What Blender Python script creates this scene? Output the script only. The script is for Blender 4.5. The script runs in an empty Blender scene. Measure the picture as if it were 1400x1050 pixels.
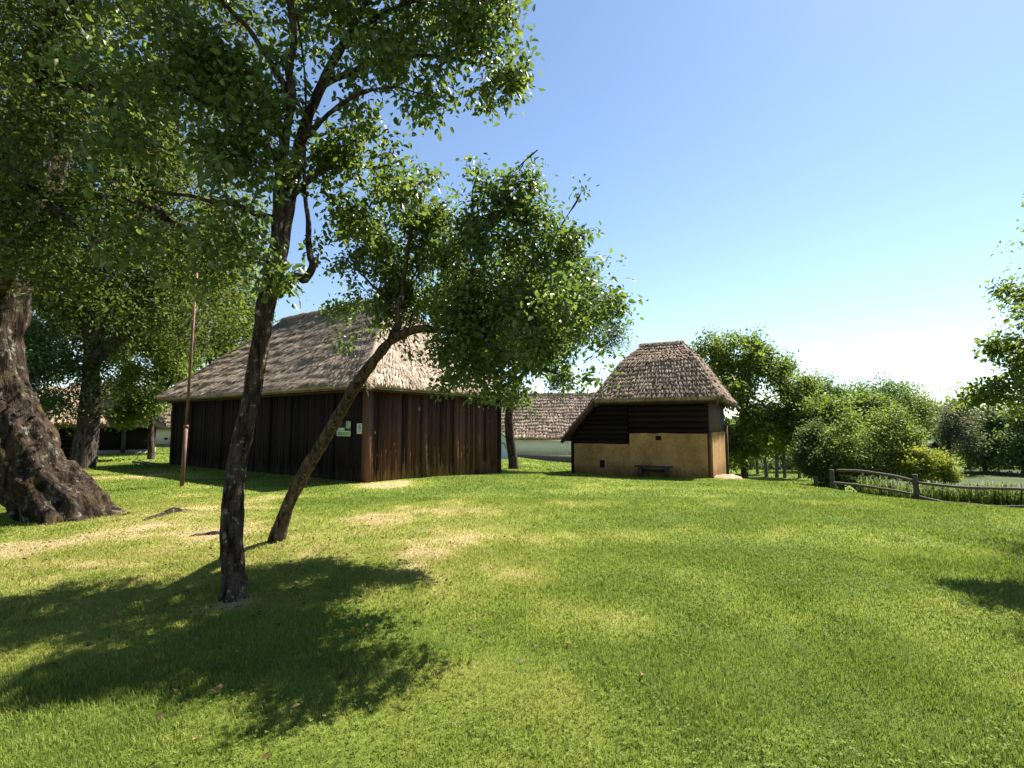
import bpy, math, random
import numpy as np
from mathutils import Vector

random.seed(7)
RNG = np.random.default_rng(11)
SC = bpy.context.scene
COL = SC.collection
ORG = {}

# ------------------------------------------------------------------ camera model
EYE = 1.6
F = 700.0
TH = math.atan(60 / 700.0)


def ray(px, py):
    u = (px - 700) / F
    v = (525 - py) / F
    return np.array([u, math.cos(TH) - v * math.sin(TH), math.sin(TH) + v * math.cos(TH)])


def P(px, py, D):
    r = ray(px, py)
    return np.array([0, 0, EYE]) + r * (D / r[1])


# ------------------------------------------------------------------ noise
def _hash(i, j, k, s):
    h = (i * 374761393 + j * 668265263 + k * 2147483647 + s * 974634777) & 0xFFFFFFFF
    h = ((h ^ (h >> 13)) * 1274126177) & 0xFFFFFFFF
    h = (h ^ (h >> 16)) & 0xFFFF
    return h / 65535.0


def vnoise(p, s=0):
    p = np.asarray(p, float)
    if p.shape[-1] == 2:
        p = np.concatenate([p, np.zeros(p.shape[:-1] + (1,))], -1)
    i = np.floor(p).astype(np.int64)
    f = p - i
    f = f * f * (3 - 2 * f)
    r = 0
    for a in (0, 1):
        for b in (0, 1):
            for c in (0, 1):
                w = ((f[..., 0] if a else 1 - f[..., 0]) * (f[..., 1] if b else 1 - f[..., 1]) * (f[..., 2] if c else 1 - f[..., 2]))
                r = r + w * _hash(i[..., 0] + a, i[..., 1] + b, i[..., 2] + c, s)
    return r


def fbm(p, s=0, o=3):
    p = np.asarray(p, float)
    r, a, t = 0, 1.0, 0
    for k in range(o):
        r = r + a * vnoise(p * 2 ** k, s + k)
        t += a
        a *= .5
    return r / t


def ss(t):
    t = np.clip(t, 0, 1)
    return t * t * (3 - 2 * t)


# ------------------------------------------------------------------ terrain
def H(x, y):
    x = np.asarray(x, float)
    y = np.asarray(y, float)
    w = ss((x + 8) / 14)
    drop = np.interp(y, [0, 12, 16, 20, 24, 32, 50, 90], [0, 0, .12, .32, .5, 1.1, 1.6, 1.9])
    h = -w * drop
    h = h - .58 * ss((x - 8) / 5) * ss((y - 9) / 5)
    s = (x - 14) * .92 + (y - 14) * .39
    h = h - 1.35 * ss((s - .3) / 5) * ss((x / np.maximum(y, 1) - .6) / .1) * ss((y - 6) / 6)
    h = h + .05 * (fbm(np.stack([x, y], -1) * .35, 5, 2) - .5) * ss(y / 4)
    # gentle rise under the old tree
    h = h + .10 * np.exp(-((x + 7.4) ** 2 + (y - 9.3) ** 2) / 3.0)
    return h


def G(px, py):
    r = ray(px, py)
    t = np.linspace(1.5, 120, 6000)
    q = np.array([0, 0, EYE]) + r[None, :] * t[:, None]
    below = q[:, 2] < H(q[:, 0], q[:, 1])
    k = int(np.argmax(below)) if below.any() else len(t) - 1
    p = q[k].copy()
    p[2] = float(H(p[0], p[1]))
    return p


DRYP = [(G(440, 745), 2.6, .62), (G(120, 800), 1.8, .5), (G(640, 745), 1.9, .5), (G(230, 690), 2.5, .5), (G(330, 745), 2.0, .9), (G(560, 715), 2.2, .6), (G(130, 740), 1.8, .7), (G(560, 790), .7, .8), (G(800, 845), .5, .45),
        (G(300, 830), .3, .9), (G(690, 700), 1.4, .6), (G(60, 880), .9, .7), (G(530, 664), .9, 1.2), (G(250, 780), .9, .7),
        (G(315, 822), .28, 1.0), (G(375, 742), .3, .8), (G(185, 650), 2.2, .45), (G(560, 660), .9, .6), (G(1000, 655), .8, .8), (G(800, 655), 3.0, .25)]


def dryness(x, y):
    p = np.stack([x, y], -1)
    d = np.zeros_like(x)
    for c, r, a in DRYP:
        d = np.maximum(d, a * np.exp(-((x - c[0]) ** 2 + (y - c[1]) ** 2) / (2 * (r * .75) ** 2)))
    n = fbm(p * .9, 21, 4)
    n2 = fbm(p * 3.1, 41, 2)
    n3 = fbm(p * 6.5, 47, 2)
    return np.clip(d * (.2 + 1.4 * n) * (.5 + n2) + .26 * ss((n - .45) / .3) * (.4 + 1.2 * n2) + .3 * (n3 - .5), 0, 1)


# ------------------------------------------------------------------ mesh builder
class MB:
    def __init__(self):
        self.V, self.Q, self.T, self.A, self.n = [], [], [], [], 0

    def add(self, V, quads=None, tris=None, rnd=0.5):
        V = np.asarray(V, float).reshape(-1, 3)
        if quads is not None and len(quads):
            self.Q.append(np.asarray(quads, np.int64).reshape(-1, 4) + self.n)
        if tris is not None and len(tris):
            self.T.append(np.asarray(tris, np.int64).reshape(-1, 3) + self.n)
        self.V.append(V)
        a = np.broadcast_to(np.asarray(rnd, float), (len(V),)) if np.ndim(rnd) <= 1 else rnd
        self.A.append(np.array(a, float))
        self.n += len(V)

    def box(self, c, ax, half, rnd=.5):
        """c centre, ax three unit axes, half sizes"""
        ax = [np.asarray(a, float) for a in ax]
        vs = []
        for i in (-1, 1):
            for j in (-1, 1):
                for k in (-1, 1):
                    vs.append(np.asarray(c, float) + ax[0] * i * half[0] + ax[1] * j * half[1] + ax[2] * k * half[2])
        q = [[0, 1, 3, 2], [4, 6, 7, 5], [0, 4, 5, 1], [2, 3, 7, 6], [0, 2, 6, 4], [1, 5, 7, 3]]
        self.add(vs, q, rnd=rnd)

    def tube(self, pts, rad, sides=8, amp=0.0, freq=6.0, rnd=.5, sub=1, seed=3, cap=True, flare=None):
        pts = np.asarray(pts, float)
        rad = np.broadcast_to(np.asarray(rad, float), (len(pts),)).copy()
        if sub > 1:
            pts, rad = smooth_path(pts, rad, sub)
        n = len(pts)
        t = np.gradient(pts, axis=0)
        t /= np.linalg.norm(t, axis=1)[:, None] + 1e-9
        u = np.zeros_like(t)
        ref = np.array([0, 1.0, 0]) if abs(t[0][1]) < .9 else np.array([1.0, 0, 0])
        a = ref
        for i in range(n):
            a = a - t[i] * a.dot(t[i])
            a = a / (np.linalg.norm(a) + 1e-9)
            u[i] = a
        w = np.cross(t, u)
        ang = np.linspace(0, 2 * math.pi, sides, endpoint=False)
        R = rad[:, None] * np.ones((1, sides))
        if flare is not None:
            R = R * flare(np.linspace(0, 1, n)[:, None], ang[None, :])
        ring = pts[:, None, :] + R[..., None] * (np.cos(ang)[None, :, None] * u[:, None, :] + np.sin(ang)[None, :, None] * w[:, None, :])
        if amp > 0:
            d = (fbm(ring * freq, seed, 3) - .5) * 2 * amp
            ring = ring + d[..., None] * (ring - pts[:, None, :]) / (R[..., None] + 1e-6)
        V = ring.reshape(-1, 3)
        i = np.arange(n - 1)[:, None] * sides
        j = np.arange(sides)[None, :]
        jn = (j + 1) % sides
        q = np.stack([i + j, i + jn, i + sides + jn, i + sides + j], -1).reshape(-1, 4)
        tris = None
        if cap:
            V = np.concatenate([V, pts[:1], pts[-1:]])
            c0, c1 = n * sides, n * sides + 1
            jj = np.arange(sides)
            tris = np.concatenate([np.stack([np.full(sides, c0), (jj + 1) % sides, jj], -1),
                                   np.stack([np.full(sides, c1), (n - 1) * sides + jj, (n - 1) * sides + (jj + 1) % sides], -1)])
        self.add(V, q, tris, rnd)

    def build(self, name, mat, parent=None, smooth=False, loc=None):
        V = np.concatenate(self.V)
        org = np.zeros(3)
        if parent is not None:
            org = ORG[parent.name]
        elif loc is not None:
            org = np.asarray(loc, float)
        V = V - org
        Q = np.concatenate(self.Q) if self.Q else np.zeros((0, 4), np.int64)
        T = np.concatenate(self.T) if self.T else np.zeros((0, 3), np.int64)
        me = bpy.data.meshes.new(name)
        me.vertices.add(len(V))
        me.vertices.foreach_set('co', V.astype(np.float32).ravel())
        L = np.concatenate([Q.ravel(), T.ravel()]).astype(np.int32)
        me.loops.add(len(L))
        me.loops.foreach_set('vertex_index', L)
        st = np.concatenate([np.arange(len(Q)) * 4, len(Q) * 4 + np.arange(len(T)) * 3]).astype(np.int32)
        me.polygons.add(len(st))
        me.polygons.foreach_set('loop_start', st)
        if smooth:
            me.polygons.foreach_set('use_smooth', np.ones(len(st), bool))
        at = me.attributes.new('rnd', 'FLOAT', 'POINT')
        at.data.foreach_set('value', np.concatenate(self.A).astype(np.float32))
        me.update(calc_edges=True)
        me.materials.append(mat)
        o = bpy.data.objects.new(name, me)
        COL.objects.link(o)
        if parent is not None:
            o.parent = parent
        else:
            o.location = org
        ORG[o.name] = org
        return o


def smooth_path(pts, rad, sub):
    n = len(pts)
    out, ro = [], []
    for i in range(n - 1):
        p0, p1, p2, p3 = pts[max(i - 1, 0)], pts[i], pts[i + 1], pts[min(i + 2, n - 1)]
        for k in range(sub):
            t = k / sub
            out.append(.5 * ((2 * p1) + (-p0 + p2) * t + (2 * p0 - 5 * p1 + 4 * p2 - p3) * t * t + (-p0 + 3 * p1 - 3 * p2 + p3) * t ** 3))
            ro.append(rad[i] * (1 - t) + rad[i + 1] * t)
    out.append(pts[-1])
    ro.append(rad[-1])
    return np.array(out), np.array(ro)


def thing(name, label, cat, loc, group=None):
    o = bpy.data.objects.new(name, None)
    COL.objects.link(o)
    o.location = [float(a) for a in loc]
    o.empty_display_size = .3
    o['label'] = label
    o['category'] = cat
    if group:
        o['group'] = group
    ORG[o.name] = np.asarray(loc, float)
    return o


def tag(o, label=None, cat=None, kind=None, group=None):
    if label:
        o['label'] = label
    if cat:
        o['category'] = cat
    if kind:
        o['kind'] = kind
    if group:
        o['group'] = group
    return o


# ------------------------------------------------------------------ materials
def newmat(name):
    m = bpy.data.materials.new(name)
    m.use_nodes = True
    nt = m.node_tree
    nt.nodes.clear()
    out = nt.nodes.new('ShaderNodeOutputMaterial')
    return m, nt, out


def nd(nt, typ, **kw):
    n = nt.nodes.new(typ)
    for k, v in kw.items():
        if k.startswith('i_'):
            n.inputs[k[2:].replace('_', ' ')].default_value = v
        else:
            setattr(n, k, v)
    return n


def ramp(nt, fac, stops):
    r = nt.nodes.new('ShaderNodeValToRGB')
    e = r.color_ramp.elements
    while len(e) < len(stops):
        e.new(.5)
    for k, (p, c) in enumerate(stops):
        e[k].position = p
        e[k].color = (*c, 1)
    if fac is not None:
        nt.links.new(fac, r.inputs[0])
    return r


def mixc(nt, fac, a, b, mode='MIX'):
    m = nt.nodes.new('ShaderNodeMix')
    m.data_type = 'RGBA'
    m.blend_type = mode
    for sock, v in ((m.inputs[0], fac), (m.inputs[6], a), (m.inputs[7], b)):
        if hasattr(v, 'is_linked'):
            nt.links.new(v, sock)
        elif isinstance(v, tuple):
            sock.default_value = (*v, 1) if len(v) == 3 else v
        else:
            sock.default_value = v
    return m.outputs[2]


def noise(nt, scale, detail=4, vec=None, rough=.55, stretch=None):
    n = nd(nt, 'ShaderNodeTexNoise')
    n.inputs['Scale'].default_value = scale
    n.inputs['Detail'].default_value = detail
    n.inputs['Roughness'].default_value = rough
    if vec is None:
        tc = nd(nt, 'ShaderNodeTexCoord')
        vec = tc.outputs['Object']
    if stretch is not None:
        mp = nd(nt, 'ShaderNodeMapping')
        mp.inputs['Scale'].default_value = stretch
        nt.links.new(vec, mp.inputs['Vector'])
        vec = mp.outputs[0]
    nt.links.new(vec, n.inputs['Vector'])
    return n.outputs['Fac']


def attr(nt, name='rnd'):
    a = nd(nt, 'ShaderNodeAttribute')
    a.attribute_name = name
    return a.outputs['Fac']


def bump(nt, h, strength=.4, dist=.02):
    b = nd(nt, 'ShaderNodeBump')
    b.inputs['Strength'].default_value = strength
    b.inputs['Distance'].default_value = dist
    nt.links.new(h, b.inputs['Height'])
    return b.outputs[0]


def princ(nt, out, color, rough=.8, normal=None, spec=.3, metal=0):
    b = nd(nt, 'ShaderNodeBsdfPrincipled')
    if hasattr(color, 'is_linked'):
        nt.links.new(color, b.inputs['Base Color'])
    else:
        b.inputs['Base Color'].default_value = (*color, 1)
    b.inputs['Roughness'].default_value = rough
    b.inputs['Specular IOR Level'].default_value = spec
    b.inputs['Metallic'].default_value = metal
    if normal is not None:
        nt.links.new(normal, b.inputs['Normal'])
    if out is not None:
        nt.links.new(b.outputs[0], out.inputs[0])
    return b


def leaf_mat(name, stops, tstops, fac=.42, rough=.6, spec=.2):
    m, nt, out = newmat(name)
    a = attr(nt)
    c = ramp(nt, a, stops)
    t = ramp(nt, a, tstops)
    b = princ(nt, None, c.outputs[0], rough, spec=spec)
    tr = nd(nt, 'ShaderNodeBsdfTranslucent')
    nt.links.new(t.outputs[0], tr.inputs[0])
    mx = nd(nt, 'ShaderNodeMixShader')
    mx.inputs[0].default_value = fac
    nt.links.new(b.outputs[0], mx.inputs[1])
    nt.links.new(tr.outputs[0], mx.inputs[2])
    nt.links.new(mx.outputs[0], out.inputs[0])
    return m


def leafset(name, dark, mid, lite, tr=1.9, **kw):
    f = lambda c, k: tuple(min(1, x * k * w) for x, w in zip(c, (1.05, 1.0, .6)))
    return leaf_mat(name, [(0, dark), (.5, mid), (1, lite)], [(0, f(dark, tr)), (.5, f(mid, tr)), (1, f(lite, tr))], **kw)


M = {}
M['leaf_fruit'] = leafset('fruit_tree_leaf', (.038, .062, .015), (.068, .106, .022), (.13, .17, .036), spec=.45, rough=.42)
M['leaf_lean'] = leafset('leaning_tree_leaf', (.038, .066, .018), (.066, .108, .025), (.12, .165, .04), spec=.45, rough=.42)
M['leaf_old'] = leafset('old_tree_leaf', (.026, .042, .010), (.052, .072, .015), (.12, .14, .028), tr=1.9)
M['leaf_deep'] = leafset('deep_green_leaf', (.03, .055, .018), (.055, .088, .028), (.1, .135, .04))
M['leaf_cool'] = leafset('cool_green_leaf', (.045, .085, .035), (.075, .13, .05), (.12, .18, .075))
M['leaf_walnut'] = leafset('walnut_leaf', (.05, .082, .016), (.09, .135, .025), (.155, .2, .04))
M['leaf_olive'] = leafset('olive_leaf', (.05, .085, .02), (.1, .145, .03), (.17, .2, .045))
M['leaf_yellow'] = leafset('yellow_green_leaf', (.08, .11, .015), (.15, .18, .022), (.23, .24, .03))
M['leaf_far'] = leafset('far_leaf', (.04, .075, .03), (.065, .11, .04), (.10, .15, .055))
M['leaf_dusk'] = leafset('dusky_leaf', (.055, .065, .045), (.085, .095, .065), (.13, .14, .09))


def bark(name, c1, c2, lichen=(.34, .34, .28), lich_lo=.62, scale=9, bumpd=.02, lscale=14, moss=None):
    m, nt, out = newmat(name)
    n = noise(nt, scale, 6, stretch=(1, 1, .35))
    c = ramp(nt, n, [(.3, c1), (.7, c2)])
    l = noise(nt, lscale, 5, rough=.7)
    lr = ramp(nt, l, [(lich_lo - .03, (0, 0, 0)), (lich_lo + .09, (.85, .85, .85))])
    col = mixc(nt, lr.outputs[0], c.outputs[0], lichen)
    if moss:
        mn = noise(nt, 2.2, 3)
        mr = ramp(nt, mn, [(.52, (0, 0, 0)), (.66, (1, 1, 1))])
        col = mixc(nt, mr.outputs[0], col, moss)
    fw = noise(nt, scale * 1.6, 5, stretch=(1, 1, .22), rough=.6)
    fr = ramp(nt, fw, [(.38, (.3, .28, .26)), (.52, (1, 1, 1))])
    col = mixc(nt, 1.0, col, fr.outputs[0], 'MULTIPLY')
    h = noise(nt, scale * 1.6, 6, stretch=(1, 1, .22))
    princ(nt, out, col, .95, bump(nt, h, 1.0, bumpd * 1.5), spec=.04)
    return m


M['bark_fruit'] = bark('fruit_tree_bark', (.022, .014, .010), (.085, .06, .045), lich_lo=.6, scale=14, lscale=17)
M['bark_lean'] = bark('leaning_tree_bark', (.03, .02, .014), (.11, .08, .055), lich_lo=.63, scale=14, lscale=15)
M['bark_old'] = bark('old_tree_bark', (.012, .008, .006), (.055, .04, .029), (.19, .19, .15), .58, 7, .05, 9, moss=(.06, .043, .02))
M['bark_far'] = bark('plain_bark', (.04, .03, .024), (.10, .08, .065), lich_lo=.72)
M['bark_grey'] = bark('grey_bark', (.10, .09, .075), (.2, .18, .15), lich_lo=.75)


def wood(name, dark, lite, foot=None, spots=False, axis='z', rough=.85):
    m, nt, out = newmat(name)
    st = {'z': (9, 9, .7), 'x': (.7, 9, 9), 'y': (9, .7, 9)}[axis]
    n = noise(nt, 3, 6, stretch=st)
    a = attr(nt)
    s = nd(nt, 'ShaderNodeMath', operation='ADD')
    nt.links.new(n, s.inputs[0])
    nt.links.new(a, s.inputs[1])
    s2 = nd(nt, 'ShaderNodeMath', operation='MULTIPLY')
    nt.links.new(s.outputs[0], s2.inputs[0])
    s2.inputs[1].default_value = .5
    c = ramp(nt, s2.outputs[0], [(.22, dark), (.78, lite)]).outputs[0]
    if foot:
        tc = nd(nt, 'ShaderNodeTexCoord')
        sp = nd(nt, 'ShaderNodeSeparateXYZ')
        nt.links.new(tc.outputs['Object'], sp.inputs[0])
        n3 = noise(nt, 2.6, 4, stretch=(3, 3, .5))
        ad = nd(nt, 'ShaderNodeMath', operation='MULTIPLY_ADD')
        nt.links.new(n3, ad.inputs[0])
        ad.inputs[1].default_value = -1.9
        nt.links.new(sp.outputs[2], ad.inputs[2])
        fr = ramp(nt, ad.outputs[0], [(0, (1, 1, 1)), (.35, (0, 0, 0))])
        mp = nd(nt, 'ShaderNodeMath', operation='ADD')
        nt.links.new(ad.outputs[0], mp.inputs[0])
        mp.inputs[1].default_value = .95
        nt.links.new(mp.outputs[0], fr.inputs[0])
        c = mixc(nt, fr.outputs[0], c, foot)
    if spots:
        v = noise(nt, 5.5, 2, stretch=(1.4, 1.4, .8), rough=.4)
        vr = ramp(nt, v, [(.735, (0, 0, 0)), (.765, (1, 1, 1))])
        c = mixc(nt, vr.outputs[0], c, (.34, .24, .17))
    h = noise(nt, 7, 5, stretch=st)
    princ(nt, out, c, rough, bump(nt, h, .5, .01), spec=.2)
    return m


M['barn_sunlit_wood'] = wood('barn_sunlit_plank_wood', (.006, .003, .0025), (.14, .056, .032), foot=(.15, .09, .055), spots=True)  # right wall planks, warm sunlight painted into the wood colour
M['barn_shade_wood'] = wood('barn_shaded_plank_wood', (.005, .003, .0025), (.022, .012, .009), foot=(.05, .036, .027))  # darker copy of the same planks, shade painted into the colour
M['post_wood'] = wood('post_wood', (.05, .024, .015), (.15, .075, .045))
M['log_wood'] = wood('dark_log_wood', (.004, .0022, .002), (.016, .009, .007), axis='x')
M['rail_wood'] = wood('weathered_rail_wood', (.05, .04, .034), (.16, .13, .11), axis='x')
M['bench_wood'] = wood('grey_bench_wood', (.035, .032, .026), (.08, .07, .055), axis='x')
M['beam_wood'] = wood('beam_wood', (.03, .017, .012), (.10, .055, .035), axis='x')
M['cut_wood'] = wood('cut_wood', (.35, .28, .17), (.5, .42, .28))
M['verge_wood'] = wood('verge_board_wood', (.2, .12, .09), (.33, .2, .15), axis='x')


def thatch_mat(name, a, b, c):
    m, nt, out = newmat(name)
    at = attr(nt)
    n = noise(nt, 1.1, 4)
    col = ramp(nt, at, [(0, a), (.5, b), (1, c)]).outputs[0]
    n2 = ramp(nt, n, [(.3, (.62, .6, .58)), (.7, (1.1, 1.08, 1.05))])
    col = mixc(nt, 1.0, col, n2.outputs[0], 'MULTIPLY')
    h = noise(nt, 40, 3)
    princ(nt, out, col, .9, bump(nt, h, .4, .01), spec=.1)
    return m


M['thatch'] = thatch_mat('grey_thatch', (.16, .118, .088), (.43, .345, .268), (.66, .55, .44))
M['thatch_brown'] = thatch_mat('brown_thatch', (.09, .064, .045), (.28, .21, .15), (.5, .4, .3))
M['thatch_red'] = thatch_mat('reddish_thatch', (.16, .11, .08), (.42, .31, .23), (.62, .5, .39))


def plaster(name, base, var, scale=3, bd=.01, cracks=False):
    m, nt, out = newmat(name)
    n = noise(nt, scale, 6, rough=.65)
    c = ramp(nt, n, [(.3, var), (.65, base)]).outputs[0]
    if cracks:
        w = noise(nt, 9, 4, stretch=(1, 1, 3.2), rough=.7)
        wr = ramp(nt, w, [(.5, (1, 1, 1)), (.7, (.68, .64, .6))])
        c = mixc(nt, 1.0, c, wr.outputs[0], 'MULTIPLY')
        vo = nd(nt, 'ShaderNodeTexVoronoi', feature='DISTANCE_TO_EDGE')
        vo.inputs['Scale'].default_value = 3.2
        tcv = nd(nt, 'ShaderNodeTexCoord')
        wn_ = nd(nt, 'ShaderNodeTexNoise')
        wn_.inputs['Scale'].default_value = 4
        nt.links.new(tcv.outputs['Object'], wn_.inputs['Vector'])
        vm = nd(nt, 'ShaderNodeVectorMath', operation='MULTIPLY_ADD')
        nt.links.new(wn_.outputs['Color'], vm.inputs[0])
        vm.inputs[1].default_value = (.35, .35, .35)
        nt.links.new(tcv.outputs['Object'], vm.inputs[2])
        nt.links.new(vm.outputs[0], vo.inputs['Vector'])
        cr = ramp(nt, vo.outputs['Distance'], [(0, (.45, .42, .38)), (.025, (1, 1, 1))])
        c = mixc(nt, .7, c, cr.outputs[0], 'MULTIPLY')
        st_ = noise(nt, 1.1, 5, rough=.7, stretch=(1, 1, .6))
        sr_ = ramp(nt, st_, [(.35, (.72, .68, .62)), (.62, (1.08, 1.06, 1.02))])
        c = mixc(nt, 1.0, c, sr_.outputs[0], 'MULTIPLY')
        sz_ = nd(nt, 'ShaderNodeSeparateXYZ')
        nt.links.new(tcv.outputs['Object'], sz_.inputs[0])
        bn_ = noise(nt, 2.4, 5, rough=.7)
        bm_ = nd(nt, 'ShaderNodeMath', operation='MULTIPLY_ADD')
        nt.links.new(bn_, bm_.inputs[0])
        bm_.inputs[1].default_value = -.9
        nt.links.new(sz_.outputs[2], bm_.inputs[2])
        ba_ = nd(nt, 'ShaderNodeMath', operation='ADD')
        nt.links.new(bm_.outputs[0], ba_.inputs[0])
        ba_.inputs[1].default_value = .45
        br_ = ramp(nt, ba_.outputs[0], [(.12, (.62, .58, .52)), (.42, (1, 1, 1))])
        c = mixc(nt, 1.0, c, br_.outputs[0], 'MULTIPLY')
    h = noise(nt, scale * 6, 6, rough=.7, stretch=(1, 1, 2))
    princ(nt, out, c, .95, bump(nt, h, .7, bd), spec=.1)
    return m


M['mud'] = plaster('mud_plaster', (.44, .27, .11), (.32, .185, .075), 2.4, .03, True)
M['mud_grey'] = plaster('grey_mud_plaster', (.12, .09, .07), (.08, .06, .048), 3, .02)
M['white'] = plaster('limewash', (.90, .86, .79), (.83, .79, .72), 1.5)
M['cream'] = plaster('cream_limewash', (.7, .64, .5), (.58, .52, .4), 1.5)
M['plinth'] = plaster('grey_plinth', (.2, .18, .15), (.14, .125, .1), 3)
M['soil'] = plaster('bare_soil', (.33, .24, .16), (.2, .14, .09), 5, .02)


def flat(name, c, rough=.5, metal=0, var=.15, scale=20):
    m, nt, out = newmat(name)
    n = noise(nt, scale, 3)
    d = tuple(x * (1 - var) for x in c)
    r = ramp(nt, n, [(.3, d), (.7, c)])
    princ(nt, out, r.outputs[0], rough, metal=metal)
    return m


M['hole_shade'] = flat('painted_hole_shade', (.006, .005, .004), .9)  # near-black colour standing in for the shade inside vents
M['iron'] = flat('dark_iron', (.03, .03, .032), .5)
M['rust'] = flat('rusty_steel', (.17, .09, .065), .7, .2, .5, 8)
M['sign_white'] = flat('sign_white', (.72, .71, .64), .5)
M['sign_green'] = flat('sign_green', (.24, .42, .17), .5)
M['sign_pale'] = flat('sign_pale_green', (.5, .6, .42), .5)
M['sign_dark'] = flat('sign_dark', (.012, .011, .01), .6)
M['sign_ink'] = flat('sign_ink', (.06, .065, .05), .6)
M['sign_red'] = flat('sign_red', (.5, .1, .07), .6)
M['glass_dark'] = flat('window_dark', (.02, .022, .025), .2)
M['slate'] = flat('shingle_dark', (.10, .09, .085), .9, 0, .5, 6)


def grass_blade_mat():
    m, nt, out = newmat('grass_blade')
    a = attr(nt)
    c = ramp(nt, a, [(0, (.07, .105, .018)), (.3, (.15, .205, .034)), (.5, (.235, .26, .056)), (.72, (.31, .275, .095)), (1, (.45, .36, .19))])
    b = princ(nt, None, c.outputs[0], .65, spec=.1)
    tr = nd(nt, 'ShaderNodeBsdfTranslucent')
    nt.links.new(mixc(nt, 1.0, c.outputs[0], (1.25, 1.3, .8), 'MULTIPLY'), tr.inputs[0])
    mx = nd(nt, 'ShaderNodeMixShader')
    mx.inputs[0].default_value = .38
    nt.links.new(b.outputs[0], mx.inputs[1])
    nt.links.new(tr.outputs[0], mx.inputs[2])
    nt.links.new(mx.outputs[0], out.inputs[0])
    return m


M['blade'] = grass_blade_mat()
M['reed'] = leafset('reed_blade', (.03, .06, .012), (.06, .095, .02), (.15, .16, .06))


def ground_mat():
    m, nt, out = newmat('lawn_ground')
    a = attr(nt)
    geo = nd(nt, 'ShaderNodeNewGeometry')
    n1 = noise(nt, 1.7, 6, geo.outputs['Position'], .7)
    n2 = noise(nt, 14, 6, geo.outputs['Position'], .75)
    s = nd(nt, 'ShaderNodeMath', operation='MULTIPLY_ADD')
    nt.links.new(n2, s.inputs[0])
    s.inputs[1].default_value = .55
    nt.links.new(a, s.inputs[2])
    s2 = nd(nt, 'ShaderNodeMath', operation='MULTIPLY_ADD')
    nt.links.new(n1, s2.inputs[0])
    s2.inputs[1].default_value = .25
    nt.links.new(s.outputs[0], s2.inputs[2])
    s3 = nd(nt, 'ShaderNodeMath', operation='SUBTRACT')
    nt.links.new(s2.outputs[0], s3.inputs[0])
    s3.inputs[1].default_value = .34
    c = ramp(nt, s3.outputs[0], [(0, (.06, .10, .014)), (.25, (.14, .18, .026)), (.5, (.21, .225, .045)), (.75, (.3, .26, .09)), (1, (.36, .28, .15))])
    h = noise(nt, 30, 6, geo.outputs['Position'], .8)
    princ(nt, out, c.outputs[0], .95, bump(nt, h, .9, .05), spec=.1)
    return m


M['ground'] = ground_mat()


def pond_mat():
    m, nt, out = newmat('duckweed_pond')
    n = noise(nt, .8, 5)
    c = ramp(nt, n, [(.35, (.022, .035, .009)), (.6, (.045, .062, .014))])
    princ(nt, out, c.outputs[0], .9, spec=.08)
    return m


M['pond'] = pond_mat()

# ------------------------------------------------------------------ ground
def axis(lo, hi, n, fine):
    t = np.linspace(-1, 1, n)
    k = fine
    v = np.sinh(t * k) / math.sinh(k)
    return np.where(v < 0, -lo * v, hi * v) if lo < 0 else v


gx = axis(-320, 320, 321, 6.2)
gy0 = np.linspace(0, 1, 300)
gy = -12 + 420 * (np.sinh(gy0 * 5.2) / math.sinh(5.2))
X, Y = np.meshgrid(gx, gy)
Z = H(X, Y)
V = np.stack([X, Y, Z], -1).reshape(-1, 3)
ny, nx = X.shape
ii = (np.arange(ny - 1)[:, None] * nx + np.arange(nx - 1)[None, :])
quads = np.stack([ii, ii + 1, ii + nx + 1, ii + nx], -1).reshape(-1, 4)
mb = MB()
mb.add(V, quads, rnd=np.clip(dryness(X.ravel(), Y.ravel()), 0, 1))
g = mb.build('ground', M['ground'], smooth=True)
g['kind'] = 'structure'

# ------------------------------------------------------------------ buildings footprints (for keeping grass out)
BC = G(500, 660)                                  # barn's near corner
BL = np.array([-.821, .571, 0.0])
BR = np.array([.571, .821, 0.0])
BLEN, BWID = 12.9, 6.6
GP = G(973, 654)                                  # granary's near corner
GA = np.array([-.886, .463, 0.0])
GB = np.array([.463, .886, 0.0])
GLEN, GDEP = 5.65, 5.7


def inside(x, y, C, a, la, b, lb, m=0.0):
    u = (x - C[0]) * a[0] + (y - C[1]) * a[1]
    v = (x - C[0]) * b[0] + (y - C[1]) * b[1]
    return (u > -m) & (u < la + m) & (v > -m) & (v < lb + m)


# ------------------------------------------------------------------ grass blades
TB1, TB2 = G(320, 818), G(380, 740)
TBIG = G(85, 712)


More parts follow.
